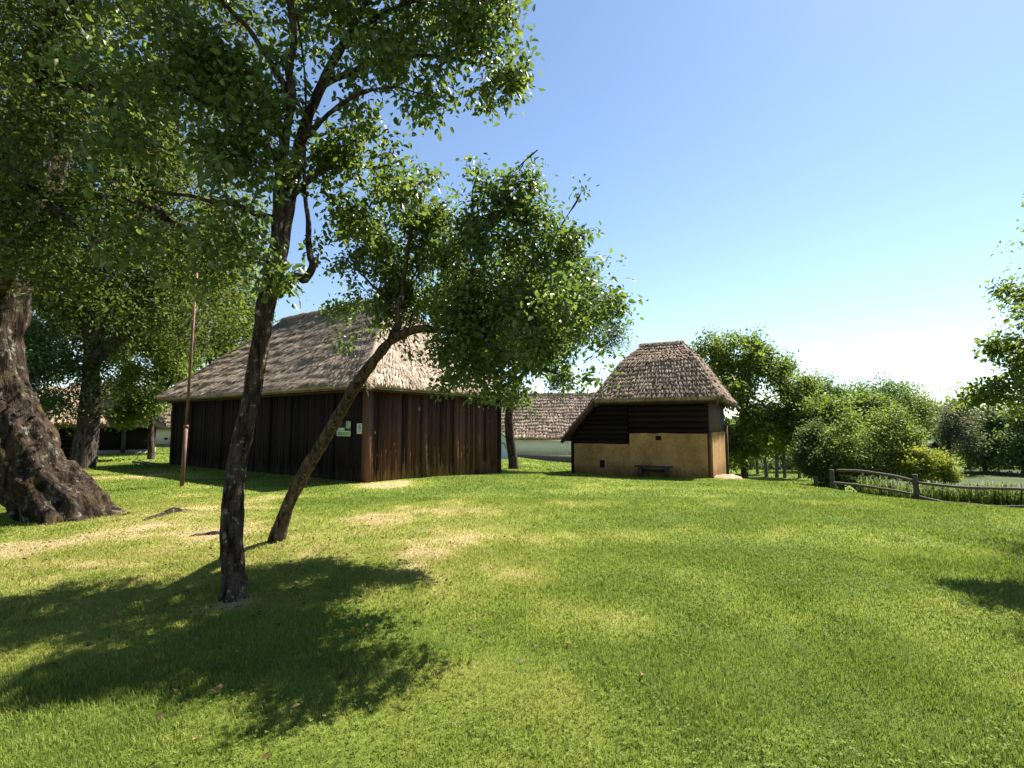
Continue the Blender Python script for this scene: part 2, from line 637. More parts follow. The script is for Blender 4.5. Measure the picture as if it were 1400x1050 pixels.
def blades(n, d0, d1, wmin, wmax, hmin, hmax, seed, xl=1.38, segs=True):
    r = np.random.default_rng(seed)
    y = np.sqrt(r.random(n) * (d1 ** 2 - d0 ** 2) + d0 ** 2)
    x = (r.random(n) * 2 - 1) * (y * xl + .15)
    # mowing leaves tufts: thin the cover with noise
    keep = r.random(n) < .35 + .9 * fbm(np.stack([x, y], -1) * 2.3, 60, 3)
    keep &= ~inside(x, y, BC, BL, BLEN, BR, BWID, .12) & ~inside(x, y, GP, GA, GLEN, GB, GDEP, .1)
    keep &= ((x - TB1[0]) ** 2 + (y - TB1[1]) ** 2 > .13 ** 2) & ((x - TB2[0]) ** 2 + (y - TB2[1]) ** 2 > .12 ** 2)
    s = (x - 14) * .92 + (y - 14) * .39
    keep &= ~((s > .3) & (x / y > .62))
    x, y = x[keep], y[keep]
    d = dryness(x, y)
    k2 = r.random(len(x)) > .45 * ss((d - .55) / .4)
    x, y, d = x[k2], y[k2], d[k2]
    n = len(x)
    z = H(x, y)
    hgt = r.uniform(hmin, hmax, n) * (.45 + 1.1 * fbm(np.stack([x, y], -1) * 2.4, 70, 4)) * (1 - .35 * d)
    w = r.uniform(wmin, wmax, n)
    az = r.random(n) * 2 * math.pi
    ln = r.uniform(.2, 1.15, n)                     # lean
    side = np.stack([np.cos(az + 1.57), np.sin(az + 1.57), np.zeros(n)], -1) * w[:, None] * .5
    ld = np.stack([np.cos(az), np.sin(az), np.zeros(n)], -1)
    up = np.array([0, 0, 1.0])
    b = np.stack([x, y, z - .004], -1)
    mid = b + (ld * (ln * .3)[:, None] + up) * (hgt * .55)[:, None]
    tip = mid + (ld * (ln)[:, None] + up * (1 - .55 * ln)[:, None]) * (hgt * .55)[:, None]
    V = np.stack([b - side, b + side, mid + side * .85, mid - side * .85, tip], 1).reshape(-1, 3)
    o = np.arange(n)[:, None] * 5
    q = o + np.array([0, 1, 2, 3])
    t = o + np.array([3, 2, 4])
    c = np.clip(.08 + .30 * r.random(n) + .75 * d * (.35 + .95 * r.random(n)) + (r.random(n) < .05) * .35, 0, 1)
    return V, q, t, np.repeat(c, 5)


mb = MB()
for (n, d0, d1, w0, w1, h0, h1) in [(160000, 2.0, 4.0, .0026, .005, .024, .05), (250000, 4.0, 7.0, .004, .0075, .026, .052),
                                    (260000, 7.0, 12.0, .007, .012, .028, .052), (250000, 12.0, 24.0, .013, .022, .03, .055), (75000, 24, 45, .03, .06, .06, .10)]:
    V, q, t, c = blades(n, d0, d1, w0, w1, h0, h1, int(d0 * 10))
    mb.add(V, q, t, c)
# clover: three round leaflets on a short stalk, in patches
r = np.random.default_rng(5)
n = 20000
y = np.sqrt(r.random(n) * (9 ** 2 - 2.1 ** 2) + 2.1 ** 2)
x = (r.random(n) * 2 - 1) * (y * 1.05)
k = (fbm(np.stack([x, y], -1) * .8, 90, 3) > .5) & (dryness(x, y) < .5)
x, y = x[k], y[k]
n = len(x)
z = H(x, y) + r.uniform(.018, .045, n)
for lf in range(3):
    a = r.random(n) * 0 + lf * 2.094 + (x * 37 + y * 91)
    d = np.stack([np.cos(a), np.sin(a), r.uniform(-.25, .35, n)], -1)
    s = np.stack([-np.sin(a), np.cos(a), r.uniform(-.2, .2, n)], -1)
    L = r.uniform(.007, .013, n)[:, None]
    b = np.stack([x, y, z], -1)
    V = np.stack([b, b + d * L * .7 + s * L * .5, b + d * L * 1.15 + s * L * .25, b + d * L * 1.15 - s * L * .25, b + d * L * .7 - s * L * .5], 1).reshape(-1, 3)
    o = np.arange(n)[:, None] * 5
    mb.add(V, o + np.array([0, 1, 2, 3]), o + np.array([0, 3, 4]), np.repeat(np.clip(.12 + .25 * r.random(n), 0, 1), 5))
gr = mb.build('grass', M['blade'])
tag(gr, 'short mown grass with clover and straw-coloured dry patches covering the lawn', 'grass', 'stuff')


# ------------------------------------------------------------------ foliage
def norm(v):
    return v / (np.linalg.norm(v, axis=-1, keepdims=True) + 1e-9)


def add_leaves(mb, pos, dirs, nrm, L, W, rnd, simple=False):
    n = len(pos)
    dirs = norm(dirs)
    nrm = norm(nrm - dirs * np.sum(nrm * dirs, -1, keepdims=True))
    s = np.cross(dirs, nrm)
    L = L[:, None]
    W = W[:, None]
    o = np.arange(n)[:, None]
    if simple:
        V = np.stack([pos, pos + dirs * L * .45 + s * W * .5, pos + dirs * L, pos + dirs * L * .45 - s * W * .5], 1).reshape(-1, 3)
        mb.add(V, o * 4 + np.array([0, 1, 2, 3]), None, np.repeat(rnd, 4))
    else:
        V = np.stack([pos, pos + dirs * L * .3 + s * W * .46 + nrm * W * .16, pos + dirs * L * .7 + s * W * .38 + nrm * W * .1 - nrm * L * .05,
                      pos + dirs * L - nrm * L * .14, pos + dirs * L * .7 - s * W * .38 + nrm * W * .1 - nrm * L * .05, pos + dirs * L * .3 - s * W * .46 + nrm * W * .16], 1).reshape(-1, 3)
        mb.add(V, np.concatenate([o * 6 + np.array([0, 1, 2, 3]), o * 6 + np.array([0, 3, 4, 5])]), None, np.repeat(rnd, 6))


def sample_clusters(blobs, n, r, mind=.0, shell=.55, gap=1.25, out=(.85, 1.0, 1.0, 1.12, 1.28), wpow=.8):
    jit = out
    c = np.array([b[0] for b in blobs])
    R = np.array([b[1] for b in blobs])
    R3 = R if R.ndim == 2 else np.repeat(R[:, None], 3, 1)
    w = R3.prod(1) ** wpow
    w /= w.sum()
    out = []
    tries = 0
    while len(out) < n and tries < n * 30:
        tries += 1
        k = r.choice(len(c), p=w)
        d = r.normal(size=3)
        d /= np.linalg.norm(d)
        q = c[k] + d * R3[k] * r.random() ** shell * r.choice(jit)
        if gap > 0 and float(vnoise(q[None] * (gap / max(R3[k].max(), .22)) + 17, 8)[0]) < r.uniform(.37, .62):
            continue
        if mind and out and np.min(np.sum((np.array(out) - q) ** 2, 1)) < mind ** 2:
            continue
        out.append(q)
    return np.array(out)


def tree(name, label, cat, base, limbs, blobs, ncl, nleaf, leaf, sig, leafmat, barkmat, seed=1, mind=.0, group=None, simple=False,
         sides=10, amp=.006, freq=12, twig=.012, wl=.55, droop=.35, flare=None, shell=.55, jit=(.85, 1.0, 1.0, 1.12, 1.28), gap=1.25, wpow=.8, parent_names=('trunk', 'crown'), sub=5, twig_sides=4, extra=None, flat_n=.7):
    r = np.random.default_rng(seed)
    root = thing(name, label, cat, base, group)
    tm = MB()
    nodes, nrad = [], []
    for k, lb in enumerate(limbs):
        pts = np.array([q[:3] for q in lb])
        rad = np.array([q[3] for q in lb])
        if k == 0:
            tm.tube(pts, rad, sides, amp, freq, sub=sub, flare=flare)
        else:
            p3, r3 = smooth_path(pts, rad, 3)
            p3[1:-1] += r.normal(size=p3[1:-1].shape) * r3[1:-1, None] * .42
            tm.tube(p3, r3, max(6, sides - 3), amp * .6, freq, sub=max(2, sub // 2))
        sp, sr = smooth_path(pts, rad, 6)
        s0 = int(len(sp) * .45) if k == 0 else int(len(sp) * .15)
        nodes += list(sp[s0:])
        nrad += list(sr[s0:])
    if extra:
        extra(tm)
    cl = sample_clusters(blobs, ncl, r, mind, shell, gap, jit, wpow)
    N = np.array(nodes)
    dmin = np.array([np.min(np.sum((N - c) ** 2, 1)) for c in cl])
    order = np.argsort(dmin)
    cap = len(N) + 5 * len(cl)
    NN = np.zeros((cap, 3))
    NN[:len(N)] = N
    NR = np.zeros(cap)
    NR[:len(N)] = nrad
    cnt = len(N)
    P_, D_, N_, L_, R_ = [], [], [], [], []
    for ci in order:
        c = cl[ci]
        d2 = np.sum((NN[:cnt] - c) ** 2, 1)
        j = int(np.argmin(d2))
        a = NN[j].copy()
        ln = math.sqrt(d2[j])
        r0 = min(NR[j] * .7, .3 * twig + twig * ln)
        ts = np.linspace(0, 1, 5)
        bend = r.normal(size=3) * .10 * ln
        path = a[None] * (1 - ts)[:, None] + c[None] * ts[:, None] + (np.sin(ts * math.pi))[:, None] * (bend + np.array([0, 0, .10 * ln]))[None]
        rr = r0 * (1 - ts * .7) + .0012
        if ln > .03:
            tm.tube(path, rr, twig_sides, 0, cap=False)
        NN[cnt:cnt + 4] = path[1:]
        NR[cnt:cnt + 4] = rr[1:]
        cnt += 4
        nl = max(3, int(nleaf * r.uniform(.55, 1.45)))
        h = nl // 2
        t = r.uniform(.3, 1.0, h)
        p1 = a[None] * (1 - t)[:, None] + c[None] * t[:, None] + (np.sin(t * math.pi))[:, None] * bend[None] + r.normal(size=(h, 3)) * sig * .45
        p2 = c + np.clip(r.normal(size=(nl - h, 3)), -1.45, 1.45) * sig * np.array([1, 1, .8])
        p = np.concatenate([p1, p2])
        dr = norm(p - c) * .8 + r.normal(size=(nl, 3)) * .55 + np.array([0, 0, -droop])
        nm = r.normal(size=(nl, 3)) * flat_n + np.array([0, 0, .75])
        tone = r.random()
        P_.append(p)
        D_.append(dr)
        N_.append(nm)
        L_.append(leaf * r.uniform(.45, 1.3, nl))
        R_.append(np.clip(.35 * tone + .65 * r.random(nl), 0, 1))
    tm.build(parent_names[0], barkmat, root, smooth=True)
    lm = MB()
    L = np.concatenate(L_)
    add_leaves(lm, np.concatenate(P_), np.concatenate(D_), np.concatenate(N_), L, L * wl, np.concatenate(R_), simple)
    lm.build(parent_names[1], leafmat, root)
    return root


def limb(*pts):
    return [tuple(P(px, py, D)) + (r,) for px, py, D, r in pts]


def blob(px, py, D, r):
    return (P(px, py, D), r)


# ---- slender fruit tree in the foreground
D1 = TB1[1]
tb = tuple(TB1 + np.array([0, 0, -.06]))
t1 = [tb + (.135,), tuple(TB1 + np.array([.0, 0, .10])) + (.112,)] + limb((317, 740, D1, .108), (321, 660, D1 + .02, .102), (333, 590, D1 + .05, .098), (346, 530, D1 + .06, .094), (356, 470, D1 + .05, .092), (364, 415, D1 + .03, .098), (380, 355, D1 + .0, .085),
                                                                                         (396, 270, D1 + .05, .075), (412, 190, D1 + .1, .062), (440, 115, D1 + .2, .052), (480, 40, D1 + .3, .04), (520, -40, D1 + .3, .03), (545, -130, D1 + .3, .015))
t1 = [q[:3] + (q[3] * .9,) if k > 1 else q for k, q in enumerate(t1)]
limbs1 = [t1,
          limb((360, 420, D1, .07), (392, 388, D1 - .03, .05), (424, 367, D1 - .05, .04), (420, 300, D1 + .05, .022), (415, 200, D1 + .1, .018), (418, 110, D1 + .1, .012), (405, 20, D1, .008)),
          limb((366, 400, D1, .07), (372, 340, D1 - .1, .06), (385, 230, D1 - .1, .05), (398, 130, D1 - .2, .04), (400, 20, D1 - .3, .03), (380, -90, D1 - .3, .02)),
          limb((440, 115, D1 + .2, .04), (500, 90, D1 + .3, .03), (570, 75, D1 + .3, .02), (650, 85, D1 + .2, .012), (710, 110, D1 + .1, .006)),
          limb((470, 60, D1 + .3, .035), (540, 10, D1 + .4, .022), (620, -10, D1 + .3, .014), (690, 10, D1 + .2, .008)),
          limb((397, 270, D1, .04), (450, 230, D1 + .5, .025), (510, 230, D1 + .8, .014), (560, 215, D1 + .9, .008)),
          limb((385, 230, D1 - .1, .04), (330, 170, D1 - .3, .028), (260, 130, D1 - .4, .02), (190, 90, D1 - .5, .012)),
          limb((380, 300, D1 - .1, .035), (320, 280, D1 - .4, .025), (260, 270, D1 - .5, .016), (200, 260, D1 - .6, .01)),
          limb((398, 130, D1 - .2, .03), (340, 40, D1 - .4, .022), (270, -20, D1 - .5, .014), (200, -50, D1 - .5, .01)),
          limb((412, 190, D1, .03), (470, 140, D1 - .3, .02), (520, 120, D1 - .5, .012), (590, 130, D1 - .6, .008))]
blobs1 = [blob(640, 50, 5.2, .62), blob(695, 110, 5.0, .26), blob(660, 125, 5.1, .28), blob(580, 120, 5.3, .38), blob(500, 40, 5.3, .7), blob(560, -60, 5.3, .9), blob(690, 40, 5.1, .36), blob(680, -60, 5.2, .55),
          blob(400, -90, 4.9, 1.1), blob(310, 90, 4.6, .8), blob(230, 220, 4.4, .75), blob(320, 310, 4.4, .42), blob(200, 60, 4.5, .9), blob(490, 190, 5.5, .5),
          blob(540, 235, 5.7, .36), blob(470, 280, 5.6, .35), blob(520, 130, 4.9, .5), blob(340, 200, 4.5, .55), blob(380, 380, 4.5, .16), blob(290, 370, 4.3, .25), blob(450, 330, 5.7, .28), blob(560, 265, 5.7, .26), blob(445, 215, 5.6, .34), blob(500, 310, 5.8, .3), blob(520, 270, 5.8, .28), blob(180, 330, 4.4, .35), blob(590, 150, 5.0, .25)]
tree('fruit_tree', 'slender foreground fruit tree with lichen-spotted trunk rising from dappled shade beside the leaning tree', 'tree', TB1, limbs1, blobs1, 1300, 24, .078, .12,
     M['leaf_fruit'], M['bark_fruit'], seed=4, jit=(.8, .95, 1.05), gap=1.6, sides=20, amp=.02, freq=8, twig=.011, sub=8, wl=.58,
     flare=lambda t, a: 1 + .45 * np.exp(-t * 45) * (.6 + .4 * np.cos(3 * a + 1)))

# ---- leaning fruit tree
D2 = TB2[1]
t2 = [tuple(TB2 + np.array([-.02, 0, -.06])) + (.125,), tuple(TB2 + np.array([0.0, 0, .08])) + (.108,)] + limb((392, 695, D2 - 0.08, .10), (415, 648, D2 - 0.22, .10), (440, 607, D2 - 0.39, .100), (463, 568, D2 - 0.59, .092), (487, 527, D2 - 0.78, .088), (513, 490, D2 - 0.98, .075), (540, 462, D2 - 1.19, .065),
                                                             (575, 450, D2 - 1.40, .055), (620, 452, D2 - 1.61, .046), (670, 445, D2 - 1.82, .036), (720, 420, D2 - 1.96, .028), (770, 400, D2 - 2.10, .014))
t2 = [q[:3] + (q[3] * .84,) if k > 1 else q for k, q in enumerate(t2)]
limbs2 = [t2,
          limb((536, 465, D2 - 1.15, .055), (545, 430, D2 - 1.12, .045), (552, 385, D2 - 1.05, .032), (560, 330, D2 - 0.98, .022), (575, 270, D2 - 0.98, .012)),
          limb((545, 430, D2 - 1.12, .03), (520, 400, D2 - 0.84, .02), (490, 370, D2 - 0.70, .012), (470, 330, D2 - 0.70, .007)),
          limb((620, 452, D2 - 1.61, .038), (640, 390, D2 - 1.82, .028), (665, 320, D2 - 1.82, .018), (700, 240, D2 - 1.82, .009), (735, 205, D2 - 1.82, .005)),
          limb((670, 445, D2 - 1.82, .028), (715, 380, D2 - 1.96, .018), (760, 320, D2 - 1.96, .011), (795, 262, D2 - 1.96, .005)),
          limb((640, 450, D2 - 1.68, .028), (700, 490, D2 - 2.24, .018), (760, 510, D2 - 2.52, .010)),
          limb((655, 350, D2 - 1.82, .016), (645, 280, D2 - 1.68, .01), (655, 225, D2 - 1.68, .005)),
          limb((720, 420, D2 - 1.96, .018), (780, 430, D2 - 2.38, .012), (835, 410, D2 - 2.66, .006))]
e = D2 - 1.75
blobs2 = [blob(660, 430, 6.6, .45), blob(720, 400, 6.7, .45), blob(690, 470, 6.5, .4), blob(650, 460, 7.5, .48), blob(700, 390, 7.9, .52), blob(740, 430, 7.4, .48), blob(640, 400, 7.2, .46), blob(690, 340, 7.4, .42), blob(760, 470, 7.0, .36), blob(600, 420, 7.4, .4), blob(660, 500, 7.2, .3),
          blob(612, 470, e + .2, .24), blob(632, 500, e, .26), blob(662, 532, e - .1, .18), blob(642, 470, e, .26), blob(618, 515, e, .16),
          blob(500, 350, e + 1.2, .3), blob(540, 400, e + 1.1, .3), blob(580, 360, e + .9, .34), blob(470, 365, e + 1.2, .22), blob(520, 425, e + 1.1, .24), blob(455, 425, e + 1.2, .18), blob(590, 300, e + .9, .3), blob(560, 320, e + 1.0, .34),
          blob(690, 275, e + 0.00, 0.349), blob(650, 300, e + 0.10, 0.272), blob(725, 300, e + 0.00, 0.330), blob(755, 345, e + 0.00, 0.407), blob(680, 360, e + 0.00, 0.543), blob(795, 395, e - 0.55, 0.330), blob(740, 430, e - 0.40, 0.582),
          blob(650, 450, e + 0.00, 0.485), blob(810, 445, e - 0.75, 0.233), blob(785, 490, e - 0.75, 0.252), blob(740, 515, e - 0.30, 0.233), blob(655, 510, e - 0.10, 0.194), blob(640, 400, e + 0.00, 0.446), blob(700, 500, e - 0.20, 0.349),
          blob(690, 420, e + 0.60, 0.485), blob(740, 380, e + 0.50, 0.436), blob(780, 420, e - 1.15, 0.291), blob(740, 470, e - 0.90, 0.291),
          blob(520, 330, e + 1.30, 0.369), blob(555, 285, e + 1.30, 0.272), blob(500, 400, e + 1.30, 0.242), blob(560, 400, e + 1.20, 0.310), blob(520, 445, e + 1.30, 0.194), blob(560, 480, e + 1.00, 0.097), blob(590, 340, e + 0.90, 0.310),
          blob(480, 300, e + 1.40, 0.330), blob(530, 255, e + 1.40, 0.291), blob(600, 290, e + 0.60, 0.291), blob(560, 440, e + 1.10, 0.272), blob(475, 420, e + 1.40, 0.233), blob(590, 420, e + 0.70, 0.330), blob(605, 480, e + 0.40, 0.233), blob(620, 520, e + 0.30, 0.194), blob(585, 240, e + 1.10, 0.175), blob(540, 360, e + 1.20, 0.349),
          blob(620, 350, e + 0.50, 0.388), blob(600, 530, e + 0.20, 0.116), blob(690, 535, e - 0.30, 0.155), blob(820, 500, e - 0.85, 0.175), blob(830, 420, e - 0.85, 0.194), blob(660, 250, e + 0.00, 0.194), blob(720, 250, e + 0.00, 0.213), blob(770, 310, e - 0.45, 0.233),
          blob(740, 212, e + 0.00, 0.049), blob(690, 215, e + 0.00, 0.068), blob(648, 228, e + 0.00, 0.068), blob(795, 255, e - 0.35, 0.078), blob(775, 285, e - 0.35, 0.087), blob(800, 315, e - 0.35, 0.087), blob(825, 350, e - 0.35, 0.097), blob(470, 470, e + 1.30, 0.107), blob(838, 385, e - 0.35, 0.087)]
tree('leaning_fruit_tree', 'fruit tree with a strongly leaning curved trunk and dense crown in front of the barn', 'tree', TB2, limbs2, blobs2, 2350, 24, .064, .095,
     M['leaf_lean'], M['bark_lean'], seed=9, jit=(.8, 1.0, 1.1), gap=1.9, sides=18, amp=.02, freq=8, twig=.011, sub=8, wl=.6)

# ---- huge old tree at the left edge
DB = TBIG[1]
c0 = TBIG + np.array([-.05, .35, 0])


def rootflare(t, a):
    return 1 + .42 * np.exp(-t * 18) * (.35 + .65 * np.cos(5 * a + .6)) + .10 * np.cos(7 * a + 2 + 6 * t) * np.exp(-t * 3) + .05 * np.cos(11 * a)


tbig = [tuple(c0 + np.array(o_) - np.array([-.14 if o_[2] > 1 else .04, 0, 0])) + (r_ * (.97 if o_[2] > 1 else .88),) for o_, r_ in [((-.05, 0, -.25), .70), ((-.22, 0, .15), .58), ((-.74, 0, .65), .54), ((-1.28, 0, 1.2), .56), ((-1.78, 0, 1.9), .60),
                                                         ((-2.12, 0, 2.8), .64), ((-2.2, .1, 3.8), .64), ((-2.05, .2, 5.2), .58), ((-1.5, .3, 7), .45), ((-1.2, .3, 9.5), .22)]]


def roots(tm):
    def rt(pts, rr):
        q = []
        for (px, py), dz in pts:
            gpt = G(px, py)
            gpt[2] += dz
            q.append(gpt)
        tm.tube(q, rr, 10, .05, 5, sub=5)
    rt([((82, 690), .62), ((108, 692), .34), ((130, 696), .12), ((152, 698), -.01), ((175, 700), -.08), ((210, 703), -.14)], [.34, .26, .18, .12, .08, .05])
    rt([((50, 698), .46), ((44, 704), .22), ((40, 709), .03), ((36, 713), -.12)], [.32, .25, .16, .1])
    rt([((245, 736), -.05), ((270, 732), -.02), ((300, 730), -.02), ((322, 727), -.05)], [.05, .05, .055, .03])
    rt([((195, 712), -.05), ((215, 706), -.02), ((238, 700), .0), ((262, 698), -.05)], [.05, .07, .08, .03])


limbsB = [tbig,
          [tuple(c0 + np.array([-2.05, .1, 4.6])) + (.30,)] + limb((60, 150, DB + .1, .22), (110, 118, DB, .19), (170, 110, DB, .12), (250, 90, DB, .07), (330, 70, DB, .03)),
          [tuple(c0 + np.array([-2.05, .0, 3.3])) + (.14,)] + limb((70, 290, DB - .3, .10), (140, 270, DB - .3, .08), (215, 290, DB - .2, .07), (260, 320, DB, .03)),
          [tuple(c0 + np.array([-2.05, .2, 5.5])) + (.25,)] + limb((80, 20, DB - .5, .16), (160, -40, DB - .5, .10), (260, -80, DB, .05)),
          [tuple(c0 + np.array([-2.05, .1, 3.9])) + (.12,)] + limb((20, 260, DB - 1.0, .06), (90, 300, DB - 1.3, .04), (150, 340, DB - 1.4, .02)),
          [tuple(c0 + np.array([-2.05, .2, 5.0])) + (.22,)] + limb((-120, 60, DB + .5, .14), (-260, 0, DB + 1, .08)),
          [tuple(c0 + np.array([-2.05, .2, 5.0])) + (.2,)] + limb((60, 60, DB + 1.6, .14), (150, 60, DB + 2.6, .08), (230, 30, DB + 3, .04))]
blobsB = [blob(60, 60, DB - .5, 1.3), blob(180, 130, DB - .4, 1.15), blob(280, 190, DB, 1.0), blob(110, 270, DB - .5, 1.0), blob(220, 320, DB, .85), blob(40, 190, DB - 1.5, .9),
          blob(150, -60, DB - .5, 1.8), blob(310, 50, DB, 1.1), blob(310, 300, DB + .4, .65), blob(0, -120, DB, 2.4), blob(70, 360, DB - 1.2, .45), blob(-150, 100, DB + .5, 2.2), blob(260, -140, DB, 1.8),
          blob(160, 380, DB - .4, .5), blob(250, 390, DB, .4), blob(200, 40, DB + 2.4, 1.3), blob(20, 300, DB - 1.4, .6), blob(-200, -200, DB + 1, 3), blob(120, 180, DB - 1.5, .6),
          blob(50, 390, DB - .6, .5), blob(150, 410, DB + .5, .6), blob(240, 395, DB + 1, .55), blob(310, 360, DB, .5), blob(325, 415, DB + 1, .35), blob(20, 330, DB - 1, .6), blob(270, 340, DB - .4, .5), blob(100, 340, DB - .5, .55)]
tree('old_tree', 'huge old tree with thick leaning mossy trunk and spreading roots at the lawn edge', 'tree', TBIG, limbsB, blobsB, 2600, 36, .085, .24,
     M['leaf_old'], M['bark_old'], seed=21, gap=1.7, sides=80, amp=.10, freq=4.2, twig=.010, sub=10, flare=rootflare, extra=roots, wl=.6)

# ---- branches of a tree standing just past the right edge
RT = np.array([9.0, 7.6, 0.0])
RT[2] = float(H(RT[0], RT[1]))
limbsR = [[tuple(RT + np.array([0, 0, -.1])) + (.16,), tuple(RT + np.array([0, 0, 1.5])) + (.13,), tuple(RT + np.array([.05, 0, 3])) + (.10,), tuple(RT + np.array([0, .1, 4.5])) + (.06,), tuple(RT + np.array([0, .1, 6])) + (.02,)],
          [tuple(RT + np.array([0, 0, 1.7])) + (.05,)] + limb((1490, 560, 7.0, .03), (1440, 538, 6.7, .018), (1390, 546, 6.5, .010), (1345, 538, 6.4, .006), (1312, 543, 6.4, .002)),
          [tuple(RT + np.array([0, 0, 2.2])) + (.05,)] + limb((1480, 515, 7.0, .03), (1430, 495, 6.7, .015), (1385, 500, 6.5, .006), (1345, 490, 6.5, .002)),
          [tuple(RT + np.array([0, 0, 2.8])) + (.05,)] + limb((1480, 430, 7.0, .03), (1420, 402, 6.7, .012), (1385, 405, 6.6, .006), (1358, 388, 6.6, .002)),
          [tuple(RT + np.array([0, 0, 2.3])) + (.05,)] + limb((1500, 540, 6.4, .03), (1450, 520, 5.9, .014), (1425, 480, 5.7, .006))]
blobsR = [(RT + np.array([.25, .2, 4.2]), 1.1), (RT + np.array([.3, .1, 5.4]), 1.0), (RT + np.array([1.0, 0, 3.4]), .9), (RT + np.array([.8, .7, 4.8]), .9), (RT + np.array([.3, 1.0, 3.6]), .8),
          blob(1350, 535, 6.4, .12), blob(1372, 530, 6.4, .13), blob(1330, 541, 6.4, .09), blob(1350, 540, 6.3, .09), blob(1362, 475, 6.5, .10), blob(1372, 398, 6.6, .07),
          blob(1386, 478, 6.5, .20), blob(1362, 472, 6.5, .10), blob(1378, 500, 6.5, .12), blob(1372, 455, 6.5, .08), blob(1350, 535, 6.4, .10), blob(1372, 530, 6.4, .11), blob(1330, 541, 6.4, .06), blob(1312, 543, 6.4, .03), blob(1392, 402, 6.6, .11), blob(1370, 394, 6.6, .06),
          blob(1392, 560, 6.4, .10), blob(1432, 440, 6.3, .25), blob(1445, 400, 6.4, .4), blob(1440, 480, 5.9, .35), blob(1450, 440, 5.6, .4), blob(1430, 520, 5.9, .25), blob(1460, 540, 5.6, .3),
          blob(1480, 500, 7.0, .5), blob(1490, 400, 7.0, .5), blob(1420, 500, 6.5, .2), blob(1480, 590, 6.4, .3), blob(1425, 430, 6.3, .2), blob(1425, 470, 6.3, .2), blob(1400, 520, 6.4, .12)]
tree('edge_tree', 'leafy branches of a tree reaching in from the right edge against white sky', 'tree', RT, limbsR, blobsR, 1900, 12, .066, .10, M['leaf_olive'], M['bark_far'], seed=31, jit=(.8, 1, 1.1), gap=0, wpow=.45, twig=.010, wl=.55)

# ------------------------------------------------------------------ mid and far trees
def simple_limbs(base, h, r, blobs, seed, lean=(0, 0)):
    rr = np.random.default_rng(seed)
    top = np.asarray(base) + np.array([lean[0], lean[1], h])
    mid = (np.asarray(base) + top) / 2 + rr.normal(size=3) * np.array([.04, .04, 0]) * h
    L = [[tuple(np.asarray(base) + np.array([0, 0, -.15])) + (r * 1.25,), tuple(np.asarray(base) + np.array([0, 0, .3])) + (r,), tuple(mid) + (r * .85,), tuple(top) + (r * .5,)]]
    big = max(float(b[1]) for b in blobs)
    for b in blobs:
        if float(b[1]) < .58 * big:
            continue
        c = np.asarray(b[0])
        st = mid + (top - mid) * rr.uniform(.45, 1)
        L.append([tuple(st) + (r * .45,), tuple((st + c) / 2 + rr.normal(size=3) * .2 + np.array([0, 0, .1])) + (r * .28,), tuple(c) + (r * .1,)])
    return L


def bg_tree(name, label, base, h, r, blobs, ncl, nleaf, leaf, sig, lm, bm, seed, simple=True, group=None, **kw):
    return tree(name, label, 'tree', base, simple_limbs(base, h, r, blobs, seed), blobs, ncl, nleaf, leaf, sig, lm, bm, seed=seed, simple=simple, sides=8, amp=.02, freq=4,
                sub=3, twig=.014, group=group, twig_sides=3, **kw)


b = G(702, 641)
bd = b[1]
bg_tree('barn_end_tree', 'tree with straight grey trunk standing right beside the far end of the barn', b, 4.6, .24,
        [blob(760, 440, bd + .4, 1.9), blob(800, 430, bd + .4, 1.5), blob(720, 480, bd, 1.5), blob(830, 460, bd + 1, .9), blob(690, 420, bd, 1.8), blob(760, 520, bd - .3, .9), blob(700, 535, bd - .3, .7), blob(780, 390, bd + .4, 1.4), blob(840, 415, bd + 1, .7), blob(730, 560, bd - .2, .35)],
        1300, 34, .13, .28, M['leaf_deep'], M['bark_far'], 41)

TL = 21.3
b = G(112, 640)
bg_tree('shade_tree', 'tall dark green tree behind the log shed, trunk in deep shade', b, 5, .42,
        [blob(150, 430, TL, 2.0), blob(220, 440, TL, 1.8), blob(180, 340, TL, 2.4), blob(110, 380, TL - 1, 2.0), blob(250, 340, TL + 1, 2.2), blob(150, 230, TL, 2.8), blob(230, 220, TL, 2.8), blob(80, 250, TL, 2.6), blob(130, 500, TL - 1, 1.2), blob(110, 550, TL - 1, .8), blob(60, 420, TL, 1.6), blob(135, 555, TL - .6, .6), blob(85, 560, TL - .8, .6), blob(160, 560, TL - .4, .5), blob(105, 585, TL - 1, .35),
         blob(300, 430, TL - .5, 1.0), blob(325, 455, TL - .8, .7), blob(270, 470, TL - .8, .7), blob(300, 480, TL - 1, .45), blob(280, 400, TL, 1.2)],
        1900, 40, .16, .34, M['leaf_old'], M['bark_far'], 43)
b = G(40, 650)
bg_tree('pale_leaf_tree', 'bright bluish-green tree seen between the old trunk and the dark tree', b, 2.6, .2,
        [blob(50, 500, 19.5, 1.3), blob(75, 530, 19.5, .8), blob(20, 540, 19.5, 1.0), blob(65, 560, 19.3, .55), blob(40, 460, 19.8, 1.0), blob(-20, 500, 20, 1.4), blob(90, 500, 19.8, .5)],
        650, 40, .13, .24, M['leaf_cool'], M['bark_far'], 45)
b = G(206, 628)
bg_tree('young_tree', 'yellow-green spreading tree overhanging the thatched log house, thin trunk', b, 3.2, .16,
        [blob(200, 550, b[1] - .5, 1.1), blob(170, 560, b[1] - .7, .8), blob(222, 505, b[1], 1.0), blob(180, 510, b[1], 1.4), blob(250, 490, b[1] + .5, 1.4), blob(192, 572, b[1] - .8, .45), blob(165, 575, b[1] - .8, .4), blob(210, 460, b[1] + .5, 1.5)],
        800, 36, .16, .28, M['leaf_walnut'], M['bark_far'], 47)
